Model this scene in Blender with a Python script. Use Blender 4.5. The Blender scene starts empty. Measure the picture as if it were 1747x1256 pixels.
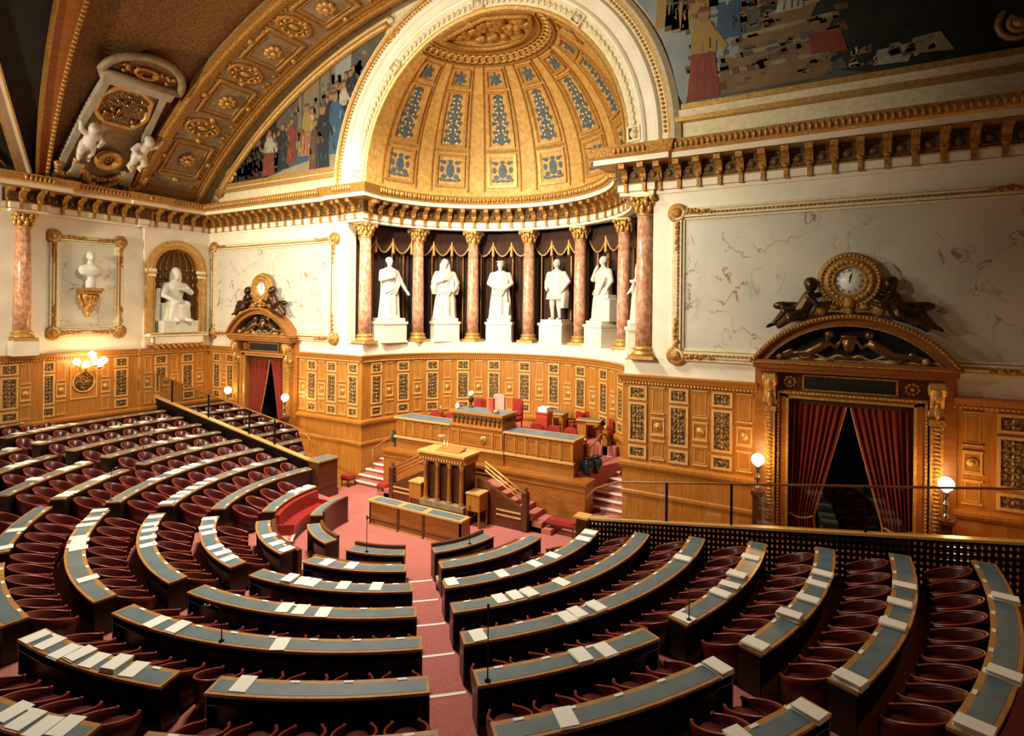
import bpy, math, random
from math import sin, cos, pi, radians, degrees, sqrt, hypot, atan2
from mathutils import Vector, Matrix
C = bpy.context.scene.collection
rnd = random.Random(7)
ORD = ['zeroth','first','second','third','fourth','fifth','sixth','seventh','eighth','ninth','tenth','eleventh','twelfth','thirteenth','fourteenth','fifteenth','sixteenth','seventeenth','eighteenth','nineteenth','twentieth']

# ---------------------------------------------------------------- materials
def mat(name, col, rough=.5, metal=0, col2=None, scale=6, det=4, stretch=(1,1,1), contrast=(.35,.65), bump=0, bscale=None, emit=None, estr=0, pattern='noise', spec=None):
    m = bpy.data.materials.new(name); m.use_nodes = True
    nt = m.node_tree; b = nt.nodes['Principled BSDF']
    b.inputs['Roughness'].default_value = rough; b.inputs['Metallic'].default_value = metal
    if spec is not None: b.inputs['Specular IOR Level'].default_value = spec
    b.inputs['Base Color'].default_value = (*col, 1)
    tc = nt.nodes.new('ShaderNodeTexCoord'); mp = nt.nodes.new('ShaderNodeMapping')
    mp.inputs['Scale'].default_value = stretch
    nt.links.new(tc.outputs['Object'], mp.inputs['Vector'])
    if col2:
        if pattern == 'voronoi':
            n = nt.nodes.new('ShaderNodeTexVoronoi'); n.inputs['Scale'].default_value = scale; out = n.outputs['Distance']
        elif pattern == 'wave':
            n = nt.nodes.new('ShaderNodeTexWave'); n.inputs['Scale'].default_value = scale; n.inputs['Distortion'].default_value = 6; n.inputs['Detail'].default_value = det; out = n.outputs['Color']
        else:
            n = nt.nodes.new('ShaderNodeTexNoise'); n.inputs['Scale'].default_value = scale; n.inputs['Detail'].default_value = det; out = n.outputs['Fac']
        nt.links.new(mp.outputs[0], n.inputs['Vector'])
        r = nt.nodes.new('ShaderNodeValToRGB')
        r.color_ramp.elements[0].position = contrast[0]; r.color_ramp.elements[1].position = contrast[1]
        r.color_ramp.elements[0].color = (*col, 1); r.color_ramp.elements[1].color = (*col2, 1)
        nt.links.new(out, r.inputs[0]); nt.links.new(r.outputs[0], b.inputs['Base Color'])
    if bump:
        n2 = nt.nodes.new('ShaderNodeTexNoise'); n2.inputs['Scale'].default_value = bscale or scale; n2.inputs['Detail'].default_value = 5
        nt.links.new(mp.outputs[0], n2.inputs['Vector'])
        bp = nt.nodes.new('ShaderNodeBump'); bp.inputs['Strength'].default_value = bump; bp.inputs['Distance'].default_value = .03
        nt.links.new(n2.outputs['Fac'], bp.inputs['Height']); nt.links.new(bp.outputs[0], b.inputs['Normal'])
    if emit:
        b.inputs['Emission Color'].default_value = (*emit, 1); b.inputs['Emission Strength'].default_value = estr
    return m
def veined(name, base, base2, vein, rough=.3):
    m = mat(name, base, rough, 0, base2, .5, 3); nt = m.node_tree; b = nt.nodes['Principled BSDF']
    ramp = [n for n in nt.nodes if n.type == 'VALTORGB'][0]; mp = [n for n in nt.nodes if n.type == 'MAPPING'][0]
    n = nt.nodes.new('ShaderNodeTexNoise'); n.inputs['Scale'].default_value = .8; n.inputs['Detail'].default_value = 9; n.inputs['Distortion'].default_value = .9
    nt.links.new(mp.outputs[0], n.inputs['Vector'])
    r = nt.nodes.new('ShaderNodeValToRGB'); r.color_ramp.elements[0].position = .488; r.color_ramp.elements[0].color = (0,0,0,1)
    e = r.color_ramp.elements.new(.5); e.color = (1,1,1,1); r.color_ramp.elements[-1].position = .512; r.color_ramp.elements[-1].color = (0,0,0,1)
    n3 = nt.nodes.new('ShaderNodeTexNoise'); n3.inputs['Scale'].default_value = .9; nt.links.new(mp.outputs[0], n3.inputs['Vector'])
    r3 = nt.nodes.new('ShaderNodeValToRGB'); r3.color_ramp.elements[0].position = .44; r3.color_ramp.elements[1].position = .58
    nt.links.new(n3.outputs['Fac'], r3.inputs[0])
    mul = nt.nodes.new('ShaderNodeMath'); mul.operation = 'MULTIPLY'
    nt.links.new(n.outputs['Fac'], r.inputs[0]); nt.links.new(r.outputs[0], mul.inputs[0]); nt.links.new(r3.outputs[0], mul.inputs[1])
    mx = nt.nodes.new('ShaderNodeMix'); mx.data_type = 'RGBA'; mx.inputs[7].default_value = (*vein, 1)
    nt.links.new(mul.outputs[0], mx.inputs[0]); nt.links.new(ramp.outputs[0], mx.inputs[6]); nt.links.new(mx.outputs[2], b.inputs['Base Color'])
    return m
def glassmat():
    m = bpy.data.materials.new('rail glass'); m.use_nodes = True; nt = m.node_tree; nt.nodes.clear()
    o = nt.nodes.new('ShaderNodeOutputMaterial'); mx = nt.nodes.new('ShaderNodeMixShader'); t = nt.nodes.new('ShaderNodeBsdfTransparent'); g = nt.nodes.new('ShaderNodeBsdfGlossy')
    g.inputs['Roughness'].default_value = .02; f = nt.nodes.new('ShaderNodeFresnel'); f.inputs['IOR'].default_value = 1.7
    nt.links.new(f.outputs[0], mx.inputs[0]); nt.links.new(t.outputs[0], mx.inputs[1]); nt.links.new(g.outputs[0], mx.inputs[2]); nt.links.new(mx.outputs[0], o.inputs[0])
    return m
MT = dict(
 stone=mat('cream stone', (.84,.78,.64), .5, 0, (.76,.69,.54), 1.2, 3),
 vein=veined('veined marble', (.66,.61,.50), (.53,.51,.43), (.25,.085,.03)),
 rosso=mat('pink breccia marble', (.45,.19,.10), .28, 0, (.72,.42,.28), 9, 6, (1,1,.6), (.38,.66)),
 gold=mat('gilding', (.30,.13,.022), .45, .5, (.56,.31,.075), 14, 5, (1,1,1), (.35,.7), .9, 26),
 goldb=mat('bright gilding', (.66,.40,.13), .4, .45, (.42,.22,.045), 10, 4, (1,1,1), (.3,.7), .3, 30),
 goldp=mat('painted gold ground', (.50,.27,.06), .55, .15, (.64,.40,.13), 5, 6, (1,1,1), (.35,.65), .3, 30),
 golddk=mat('dark gold ground', (.10,.042,.008), .6, .2, (.24,.115,.022), 11, 6, (1,1,1), (.35,.68), .6, 22),  # dark gold base with a mottled brown tone
 stucco=mat('grey gold stucco', (.22,.155,.085), .6, .1, (.32,.235,.13), 4, 5, (1,1,1), (.35,.65), .4, 26),
 ivory=mat('ivory painted moulding', (.80,.72,.52), .5, 0, (.66,.54,.32), 7, 5, (1,1,1), (.3,.7), .35, 24),
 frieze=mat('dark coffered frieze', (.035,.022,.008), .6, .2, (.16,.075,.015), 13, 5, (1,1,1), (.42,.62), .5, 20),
 greystone=mat('weathered grey stucco', (.40,.35,.27), .6, 0, (.31,.26,.19), 3, 4),  # even grey base with a slightly darker mottle
 oak=mat('honey oak panelling', (.45,.185,.028), .38, 0, (.33,.115,.015), 2.2, 6, (6,6,.7), (.3,.7)),
 oakl=mat('light oak edging', (.66,.40,.14), .35, 0, (.52,.27,.07), 3, 5, (6,6,1), (.3,.7)),
 carve=mat('carved bronze relief', (.07,.036,.010), .5, .35, (.42,.25,.09), 15, 5, (1,1,1), (.44,.64), .9, 18),
 desk=mat('dark mahogany', (.009,.004,.003), .35, 0, (.016,.007,.004), 3, 5, (2,2,.6)),
 deskw=mat('oak desk edge', (.50,.25,.07), .4, 0, (.40,.17,.04), 3, 5, (2,2,1)),
 walnut=mat('walnut rostrum wood', (.36,.135,.022), .35, 0, (.26,.082,.012), 2.5, 6, (1,1,5), (.3,.7)),
 walnutd=mat('dark walnut', (.11,.035,.010), .35, 0, (.07,.02,.006), 2.5, 6, (1,1,5), (.3,.7)),
 blue=mat('slate blue leather', (.13,.195,.225), .42, 0, (.10,.155,.185), 3, 4, (1,1,1), (.35,.65), .1, 60),
 red=mat('oxblood leather', (.085,.006,.005), .3, 0, (.045,.0035,.003), 5, 3),
 redrim=mat('red rim highlight', (.27,.04,.02), .3),  # lighter red carries the highlight along the chair rims
 seatred=mat('deep red seat leather', (.115,.009,.008), .38, 0, (.07,.006,.005), 4, 3),
 redb=mat('scarlet leather', (.36,.028,.025), .38, 0, (.28,.018,.016), 4, 3),
 carpet=mat('rose red carpet', (.48,.155,.13), .95, 0, (.37,.10,.082), 26, 6, (1,1,1), (.3,.7), .25, 90),
 paper=mat('white paper', (.93,.90,.82), .7),
 statue=mat('white statuary marble', (.68,.65,.57), .45, 0, (.60,.565,.48), 3, 4),
 bronze=mat('dark patinated bronze', (.045,.022,.010), .32, .75, (.09,.045,.02), 5, 4),
 bronzel=mat('polished bronze', (.24,.13,.05), .3, .8),
 velvet=mat('dark brown velvet', (.030,.010,.005), .85, 0, (.065,.022,.010), 5, 3, (4,4,.3)),
 redvel=mat('red velvet', (.25,.024,.008), .8, 0, (.18,.014,.005), 4, 3, (4,4,.3)),
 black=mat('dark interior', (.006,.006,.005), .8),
 iron=mat('black metal', (.015,.013,.012), .35, .6),
 chrome=mat('nickel metal', (.6,.6,.6), .2, 1),
 wallblue=mat('slate blue ornament', (.05,.08,.10), .6, 0, (.10,.135,.155), 8, 4),
 dial=mat('white enamel dial', (.93,.93,.88), .3),
 ink=mat('black paint', (.01,.01,.01), .5),
 globe=mat('lit opal globe', (1,.9,.7), .4, 0, emit=(1.0,.70,.32), estr=14),
 urn=mat('dark blue glaze', (.01,.03,.045), .15),
 leaf=mat('dark green leaves', (.012,.03,.016), .5),
 redpaint=mat('red lacquer', (.45,.05,.025), .4),
 pink=mat('faded rose upholstery', (.55,.30,.24), .7),
 step=mat('cream stair nosing', (.86,.80,.66), .5),
 night=mat('shadowed masonry', (.005,.004,.003), .8, 0, (.011,.007,.004), 2, 4),  # near-black colour paints deep shade into the masonry
 glass=glassmat(),
)
# ---------------------------------------------------------------- mesh builder
class MB:
    def __init__(s): s.v=[]; s.f=[]; s.m=[]; s.mi=0; s.smooth=False; s.sm=[]
    def add(s, vs, fs, T=None):
        o=len(s.v)
        if T is not None: vs=[tuple(T@Vector(p)) for p in vs]
        s.v+=[tuple(p) for p in vs]
        for f in fs: s.f.append(tuple(i+o for i in f)); s.m.append(s.mi); s.sm.append(s.smooth)
        return s
    def box(s,x0,x1,y0,y1,z0,z1,T=None):
        return s.add([(x0,y0,z0),(x1,y0,z0),(x1,y1,z0),(x0,y1,z0),(x0,y0,z1),(x1,y0,z1),(x1,y1,z1),(x0,y1,z1)],
          [(0,3,2,1),(4,5,6,7),(0,1,5,4),(1,2,6,5),(2,3,7,6),(3,0,4,7)],T)
    def lathe(s,prof,n=16,T=None,a0=0,a1=360):
        full=abs(a1-a0)>=360; k=n if full else n+1; vs=[];fs=[]
        for r,z in prof:
            for i in range(k):
                a=radians(a0+(a1-a0)*i/n); vs.append((r*cos(a),r*sin(a),z))
        for j in range(len(prof)-1):
            for i in range(n):
                i2=(i+1)%k; fs.append((j*k+i,j*k+i2,(j+1)*k+i2,(j+1)*k+i))
        if full:
            if prof[0][0]>1e-4: fs.append(tuple(reversed(range(k))))
            if prof[-1][0]>1e-4: fs.append(tuple(range((len(prof)-1)*k,len(prof)*k)))
        o=s.smooth; s.smooth=True; s.add(vs,fs,T); s.smooth=o; return s
    def ell(s,c,r,n=12,m=8,T=None):
        if not hasattr(r,'__len__'): r=(r,r,r)
        vs=[];fs=[]
        for j in range(m+1):
            t=pi*j/m
            for i in range(n):
                a=2*pi*i/n; vs.append((c[0]+r[0]*sin(t)*cos(a),c[1]+r[1]*sin(t)*sin(a),c[2]-r[2]*cos(t)))
        for j in range(m):
            for i in range(n):
                i2=(i+1)%n; fs.append((j*n+i,j*n+i2,(j+1)*n+i2,(j+1)*n+i))
        o=s.smooth; s.smooth=True; s.add(vs,fs,T); s.smooth=o; return s
    def tube(s,pts,r,n=8,T=None,caps=True):
        P=[Vector(p) for p in pts]; R=r if hasattr(r,'__len__') else [r]*len(P); vs=[];fs=[]
        up=Vector((0,0,1)); prev=None
        for i,p in enumerate(P):
            d=(P[min(i+1,len(P)-1)]-P[max(i-1,0)]).normalized()
            if prev is None:
                a=d.cross(up if abs(d.z)<.95 else Vector((1,0,0))).normalized()
            else:
                a=(prev-d*prev.dot(d)).normalized()
            prev=a; b=d.cross(a)
            for k in range(n):
                t=2*pi*k/n; vs.append(tuple(p+(a*cos(t)+b*sin(t))*R[i]))
        for i in range(len(P)-1):
            for k in range(n):
                k2=(k+1)%n; fs.append((i*n+k,i*n+k2,(i+1)*n+k2,(i+1)*n+k))
        if caps: fs+= [tuple(reversed(range(n))),tuple(range((len(P)-1)*n,len(P)*n))]
        o=s.smooth; s.smooth=True; s.add(vs,fs,T); s.smooth=o; return s
    def cap(s,p0,r0,p1,r1,T=None,n=10):
        p0=Vector(p0);p1=Vector(p1);d=(p1-p0); L=d.length; d=d/max(L,1e-6); pts=[];R=[]
        for t in (-1,-.8,-.5,0): pts.append(p0+d*r0*t);R.append(r0*sqrt(max(0.0004,1-t*t)))
        for t in (0,.5,.8,1): pts.append(p1+d*r1*t);R.append(r1*sqrt(max(0.0004,1-t*t)))
        return s.tube(pts,R,n,T)
    def loft(s,rings,T=None):
        n=len(rings[0]); vs=[p for r in rings for p in r]; fs=[]
        for j in range(len(rings)-1):
            for i in range(n): i2=(i+1)%n; fs.append((j*n+i,j*n+i2,(j+1)*n+i2,(j+1)*n+i))
        fs+= [tuple(reversed(range(n))),tuple(range((len(rings)-1)*n,len(rings)*n))]
        o=s.smooth; s.smooth=True; s.add(vs,fs,T); s.smooth=o; return s
    def prism(s,poly,d0,d1,fn):
        n=len(poly); vs=[fn(a,b,d0) for a,b in poly]+[fn(a,b,d1) for a,b in poly]
        fs=[tuple(range(n)),tuple(reversed(range(n,2*n)))]+[(i,(i+1)%n,n+(i+1)%n,n+i) for i in range(n)]
        return s.add(vs,fs)
    def sweep(s,path,prof,mats=None,closed=False):
        nr=normals(path); k=len(prof); vs=[]
        for (x,y),(nx,ny) in zip(path,nr):
            for o,z in prof: vs.append((x+nx*o,y+ny*o,z))
        for j in range(k-1+(1 if closed else 0)):
            j2=(j+1)%k; fs=[]
            for i in range(len(path)-1): fs.append((i*k+j,(i+1)*k+j,(i+1)*k+j2,i*k+j2))
            if j==0: base=len(s.v); s.add(vs,[])
            if mats: s.mi=mats[j]
            for f in fs: s.f.append(tuple(q+base for q in f)); s.m.append(s.mi); s.sm.append(False)
        if closed:
            s.f.append(tuple(base+i for i in range(k))); s.m.append(s.mi); s.sm.append(False)
            e=base+(len(path)-1)*k; s.f.append(tuple(e+i for i in reversed(range(k)))); s.m.append(s.mi); s.sm.append(False)
        return s
    def arc(s,c,a0,a1,r0,r1,z0,z1,n=None):
        n=n or max(2,int(abs(a1-a0)/2.5)+1); vs=[];fs=[]
        for i in range(n+1):
            a=radians(a0+(a1-a0)*i/n)
            for r,z in ((r0,z0),(r1,z0),(r1,z1),(r0,z1)): vs.append((c[0]+r*cos(a),c[1]+r*sin(a),z))
        for i in range(n):
            for j in range(4): fs.append((i*4+j,i*4+(j+1)%4,(i+1)*4+(j+1)%4,(i+1)*4+j))
        fs+=[(0,1,2,3),(n*4+3,n*4+2,n*4+1,n*4)]
        return s.add(vs,fs)
    def build(s,name,mats,parent=None,loc=None,voxel=0,label=None):
        me=bpy.data.meshes.new(name)
        root=parent
        while root is not None and root.parent is not None: root=root.parent
        L=Vector(loc) if loc is not None else (Vector(root.location) if root is not None and root.get('_w') else None)
        vs=s.v if L is None else [tuple(Vector(p)-L) for p in s.v]
        me.from_pydata(vs,[],s.f)
        if not isinstance(mats,(list,tuple)): mats=[mats]
        for m in mats: me.materials.append(MT[m] if isinstance(m,str) else m)
        me.polygons.foreach_set('material_index',s.m); me.polygons.foreach_set('use_smooth',s.sm)
        import bmesh
        bm=bmesh.new(); bm.from_mesh(me); bmesh.ops.recalc_face_normals(bm,faces=bm.faces); bm.to_mesh(me); bm.free()
        me.update()
        o=bpy.data.objects.new(name,me); C.objects.link(o)
        if parent is not None: o.parent=parent
        elif loc is not None: o.location=loc
        if voxel:
            md=o.modifiers.new('fuse','REMESH'); md.mode='VOXEL'; md.voxel_size=voxel; md.use_smooth_shade=True
            sm=o.modifiers.new('soften','SMOOTH'); sm.factor=.5; sm.iterations=3
        if label: o['label']=label
        return o
def normals(path):
    out=[]; n=len(path)
    for i in range(n):
        a=path[max(i-1,0)]; b=path[i]; c=path[min(i+1,n-1)]
        t1=(b[0]-a[0],b[1]-a[1]); t2=(c[0]-b[0],c[1]-b[1])
        if i==0: t1=t2
        if i==n-1: t2=t1
        l1=hypot(*t1);l2=hypot(*t2); n1=(t1[1]/l1,-t1[0]/l1); n2=(t2[1]/l2,-t2[0]/l2)
        m=(n1[0]+n2[0],n1[1]+n2[1]); d=(m[0]*n1[0]+m[1]*n1[1]); out.append((m[0]/d,m[1]/d))
    return out
def thing(name,label,cat,loc=(0,0,0),rz=0,group=None):
    o=bpy.data.objects.new(name,None); C.objects.link(o); o.empty_display_size=.1
    o.location=loc; o.rotation_euler=(0,0,rz); o['label']=label; o['category']=cat
    if group: o['group']=group
    return o
def wthing(name,label,cat,loc,group=None):   # children are given in world coordinates
    o=thing(name,label,cat,loc,0,group); o['_w']=1; return o
def tag(o,label,cat,group=None):
    o['label']=label; o['category']=cat
    if group: o['group']=group
    return o
def struct(o,label=None):
    o['kind']='structure'
    if label: o['label']=label; o['category']='structure'
    return o
def dup(r,loc,rz,label=None,group=None):
    q=r.copy(); C.objects.link(q); q.location=loc; q.rotation_euler=(0,0,rz)
    if label: q['label']=label
    if group: q['group']=group
    for ch in r.children:
        c=ch.copy(); C.objects.link(c); c.parent=q
        for g in ch.children:
            d=g.copy(); C.objects.link(d); d.parent=c
    return q
# ---------------------------------------------------------------- camera
F=997.599; CXP=862.09; CYP=527.68; YAW=.5397; ROLL=-.0107
CAM=Vector((12.74976,-19.04897,7.52085))
cd=bpy.data.cameras.new('camera'); co=bpy.data.objects.new('camera',cd); C.objects.link(co)
cd.sensor_width=36; cd.lens=F/1747*36; cd.shift_x=(873.5-CXP)/1747; cd.shift_y=(CYP-628)/1747; cd.clip_end=200
r0=Vector((cos(YAW),sin(YAW),0)); dv=Vector((-sin(YAW),cos(YAW),0)); u0=Vector((0,0,1))
rx=r0*cos(ROLL)-u0*sin(ROLL); ux=r0*sin(ROLL)+u0*cos(ROLL)
co.matrix_world=Matrix(((rx.x,ux.x,-dv.x,CAM.x),(rx.y,ux.y,-dv.y,CAM.y),(rx.z,ux.z,-dv.z,CAM.z),(0,0,0,1)))
bpy.context.scene.camera=co
def pj(p):
    d=Vector(p)-CAM; z=d.dot(dv); x=d.dot(rx); y=d.dot(ux)
    return (CXP+F*x/z, CYP-F*y/z) if z>.2 else (-9999,-9999)
def inview(p,m=40):
    x,y=pj(p); return -m<x<1747+m and -m<y<1256+m
# ---------------------------------------------------------------- room shell
W=17.483; PHI=.0262; WT=5.37; EB=11.35; CT=12.86; DOOR=12.6
def LW(s,o=0,z=0):   # point on the left wall: s along it from the corner, o into the room
    return (-W+s*sin(PHI)+o*cos(PHI), -s*cos(PHI)+o*sin(PHI), z)
def ell(a,b,t,yc=0): return (a*cos(radians(t)), yc+b*sin(radians(t)))
apse=[ell(6.06,5.5,t) for t in range(180,-1,-4)]
lw2=lambda s: LW(s)[:2]
TLW=Matrix(((cos(PHI),sin(PHI),0,-W),(sin(PHI),-cos(PHI),0,0),(0,0,1,0),(0,0,0,1)))   # local (o,s,z) -> world on the left wall
def wallbox(mb,x0,x1,z0,z1,y0=0,y1=.5): mb.box(x0,x1,y0,y1,z0,z1)
m=MB()
for sx in (-1,1):
    for a,b,z0,z1 in ((6.06,7.0,-.2,WT+.5),(7.0,11.04,-.2,CT),(14.17,W,-.2,CT),(11.04,14.17,5.12,CT),(5.95,7.0,EB+.1,CT)):
        wallbox(m,*(sorted((sx*a,sx*b))),z0,z1)
wf=struct(m.build('wall_front','stone'),'cream stone front wall flanking the round recess')
m=MB(); m.box(-.5,0,0,.68,-.2,CT,TLW); m.box(-.5,0,3.02,3.45,-.2,CT,TLW); m.box(-.5,0,.68,3.02,-.2,6.15,TLW); m.box(-.5,0,.68,3.02,10.5,CT,TLW)
for i in range(20):
    a,b=.68+2.34*i/20,.68+2.34*(i+1)/20; h=9.3+sqrt(max(0,1.17**2-(min(abs(a-1.85),abs(b-1.85)))**2))
    m.box(-.4,0,a,b,h,10.5,TLW)
m.box(-.5,-.12,3.45,3.63,-.2,CT,TLW); m.box(-.5,-.10,3.63,7.6,-.2,CT,TLW); m.box(-.5,0,7.6,9.3,-.2,CT,TLW)
struct(m.build('wall_left','stone'),'cream stone left wall with niche and framed marble panel')
m=MB(); m.box(-2.6,-2.2,9.3,20,-.2,20,TLW); m.box(-2.6,-.5,9.25,9.3,-.2,20,TLW)
struct(m.build('wall_back','night'),'dark gallery wall at the far left edge')  # darkness of the unlit gallery is in the wall colour
m=MB(); m.box(W,W+.4,-24,.5,-.2,14)
struct(m.build('wall_right','stone'),'stone wall on the right, outside the frame')
# apse wall (behind the columns dark, podium stone)
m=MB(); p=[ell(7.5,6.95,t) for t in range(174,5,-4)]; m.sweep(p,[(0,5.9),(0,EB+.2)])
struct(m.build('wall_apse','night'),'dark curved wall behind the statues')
m=MB(); m.sweep(apse,[(0,-.2),(0,WT),(0,WT+.02),(-.02,5.9),(-1.6,5.9)])
struct(m.build('wall_podium','stone'),'curved cream stone podium under the columns')
# lunette wall above the cornice
RB=24.35; ZB_=-3.69
def barrel(x,off=0): return ZB_+sqrt((RB+off)**2-x*x)
m=MB(); vs=[];fs=[]; xs=[-W+i*.25 for i in range(int(2*W/.25)+1)]
for x in xs:
    lo=CT-.1
    if abs(x)<6.3: lo=max(lo,13.1+sqrt(6.3**2-x*x))
    hi=max(lo+.01,barrel(x,.6)); vs+=[(x,.06,lo),(x,.06,hi)]
for i in range(len(xs)-1): fs.append((2*i,2*i+2,2*i+3,2*i+1))
m.add(vs,fs); struct(m.build('wall_lunette','ivory'),'ivory wall of the lunette above the cornice')
# barrel ceiling
def BP(th,y,off=0): r=RB+.25+off; return (r*sin(radians(th)),y,ZB_+r*cos(radians(th)))
def patch(m,th0,th1,y0,y1,off=0,n=40):
    vs=[];fs=[]
    for i in range(n+1):
        th=th0+(th1-th0)*i/n; vs+=[BP(th,y0,off),BP(th,y1,off)]
    for i in range(n): fs.append((2*i,2*i+1,2*i+3,2*i+2))
    m.add(vs,fs)
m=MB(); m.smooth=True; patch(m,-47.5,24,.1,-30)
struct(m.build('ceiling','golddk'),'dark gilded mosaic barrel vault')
m=MB(); m.smooth=True; patch(m,24,47.5,.1,-30); struct(m.build('ceiling_right','night'),'vault in deep shade above the right wall')  # shade above the right wall is put into the vault colour
# transverse coffered band against the lunette
def band(m,th0,th1,y0,y1,o0,o1,n=60):
    vs=[];fs=[]
    for i in range(n+1):
        th=th0+(th1-th0)*i/n; vs+=[BP(th,y0,o0),BP(th,y1,o0),BP(th,y1,o1),BP(th,y0,o1)]
    for i in range(n):
        for j in range(4): fs.append((i*4+j,i*4+(j+1)%4,i*4+4+(j+1)%4,i*4+4+j))
    fs+=[(0,1,2,3),(n*4,n*4+3,n*4+2,n*4+1)]
    m.add(vs,fs)
m=MB(); band(m,-46.7,24,.05,-4.1,-.05,-.25)
bnd=struct(m.build('trim_band','stucco'),'coffered arch band round the lunette')
m=MB()
for y0,y1,o in ((-.55,-.95,-.42),(-3.7,-4.15,-.42),(-1.0,-1.12,-.32),(-3.5,-3.62,-.32)): band(m,-46.6,24,y0,y1,-.2,o)
band(m,-45.9,-45.2,-.6,-4.1,-.2,-.36,3)
m.build('band_moulding','gold',bnd)
# notched bead along the mouldings
m=MB()
for i in range(275):
    th=-46+i*.25
    for y in (-.75,-3.92): m.ell(BP(th,y,-.43),(.055,.13,.055),6,4)
m.build('bead_row','goldb',bnd)
def ringtube(m,th,y,rt,ry,r,off,n=28,sq=False):
    pts=[]
    for i in range(n+1):
        a=2*pi*i/n
        if sq: 
            k=i/n*4; j=int(k)%4; f=k-int(k); cs=[(-1,-1),(1,-1),(1,1),(-1,1)]; c0=cs[j]; c1=cs[(j+1)%4]; u=c0[0]+(c1[0]-c0[0])*f; v=c0[1]+(c1[1]-c0[1])*f
        else: u,v=cos(a),sin(a)
        pts.append(BP(th+u*rt,y+v*ry,off))
    m.tube(pts,r,6,caps=False)
mm=MB(); mr=MB(); md=MB()
for th in [-40.6,-31.2,-22.6,-14.4,-6,2.5,11]:
    band(md,th-2.5,th+2.5,-1.45,-3.2,-.25,-.262,4)
    ringtube(mm,th,-2.32,2.5,.92,.10,-.27,32,True); ringtube(mm,th,-2.32,1.9,.72,.05,-.27,32,True)
    for k in range(8):
        a=2*pi*k/8; mr.ell(BP(th+.62*cos(a),-2.32+.26*sin(a),-.36),(.17,.15,.12),7,5)
    mr.ell(BP(th,-2.32,-.44),(.16,.15,.12))
    for du,dv_ in ((3.05,0),(-3.05,0),(0,1.12),(0,-1.12)): mr.ell(BP(th+du,-2.32+dv_,-.28),(.15,.15,.15),8,5)
for th in [-35.7,-26.8,-18.5,-10.2,-1.8,6.7]:
    ringtube(mm,th,-2.5,1.1,.78,.12,-.28); ringtube(mm,th,-2.5,.65,.45,.06,-.30)
    for k in range(10):
        a=2*pi*k/10; mr.ell(BP(th+.87*cos(a),-2.5+.6*sin(a),-.33),.09,6,4)
    mr.ell(BP(th,-2.5,-.30),(.16,.25,.12))
mm.build('coffer_frame','gold',bnd); mr.build('rosette','goldb',bnd); md.build('coffer_ground','stucco',bnd)
m=MB()
for i in range(120):
    th=-45+i*.62; y=rnd.choice((-1.25,-1.3,-3.4,-3.35)); m.ell(BP(th,y,-.27),(.14,.10,.06),6,4)
m.build('leaf_scroll','gold',bnd)
# second rib and side arch at far left (both lean away along the vault)
def sband(m,th0,th1,f0,f1,o0,o1,n=40):
    vs=[];fs=[]
    for i in range(n+1):
        th=th0+(th1-th0)*i/n; vs+=[BP(th,f0(th),o0),BP(th,f1(th),o0),BP(th,f1(th),o1),BP(th,f0(th),o1)]
    for i in range(n):
        for j in range(4): fs.append((i*4+j,i*4+(j+1)%4,i*4+4+(j+1)%4,i*4+4+j))
    fs+=[(0,1,2,3),(n*4,n*4+3,n*4+2,n*4+1)]; m.add(vs,fs)
ra=lambda th:-7.40-.076*(th+46.7); rb_=lambda th:-7.86-.098*(th+46.7)
m=MB(); sband(m,-47,10,lambda t:ra(t)-.12,lambda t:rb_(t)+.1,0,-.3); rib=struct(m.build('trim_rib','walnut'),'red brown rib with gilt edges beyond the sculpted compartment')
m=MB(); sband(m,-47,10,ra,lambda t:ra(t)-.13,0,-.4); m.build('rib_edge','gold',rib)
m=MB(); sband(m,-47,10,lambda t:rb_(t)+.1,rb_,0,-.4); m.build('rib_edge','gold',rib)
m=MB()
for i in range(90): th=-46.5+i*.5; m.ell(BP(th,ra(th)-.07,-.42),(.07,.09,.07),6,4)
m.build('bead_row','goldb',rib)
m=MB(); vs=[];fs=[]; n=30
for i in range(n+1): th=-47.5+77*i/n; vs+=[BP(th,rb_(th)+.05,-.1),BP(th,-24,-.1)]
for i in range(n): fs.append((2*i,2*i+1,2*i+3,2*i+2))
m.add(vs,fs); struct(m.build('ceiling_far','night'),'vault in deep shade at far left')  # near-black vault colour stands in for the missing light here
ar=lambda th:-7.85-.205*(th+47)
m=MB(); sband(m,-47.3,-20,lambda t:ar(t)-.08,lambda t:ar(t)-.48,-.05,-.3); sa=struct(m.build('trim_sidearch','stone'),'pale archivolt at the left edge')
m=MB(); sband(m,-47.3,-20,ar,lambda t:ar(t)-.08,-.05,-.4); sband(m,-47.3,-20,lambda t:ar(t)-.48,lambda t:ar(t)-.56,-.05,-.4); m.build('gilt_edge','goldb',sa)
m=MB(); sband(m,-46,-24,lambda t:-8.9-.42*(t+46),lambda t:-8.96-.42*(t+46),-.05,-.25); m.build('gilt_line','gold',sa)
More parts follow.
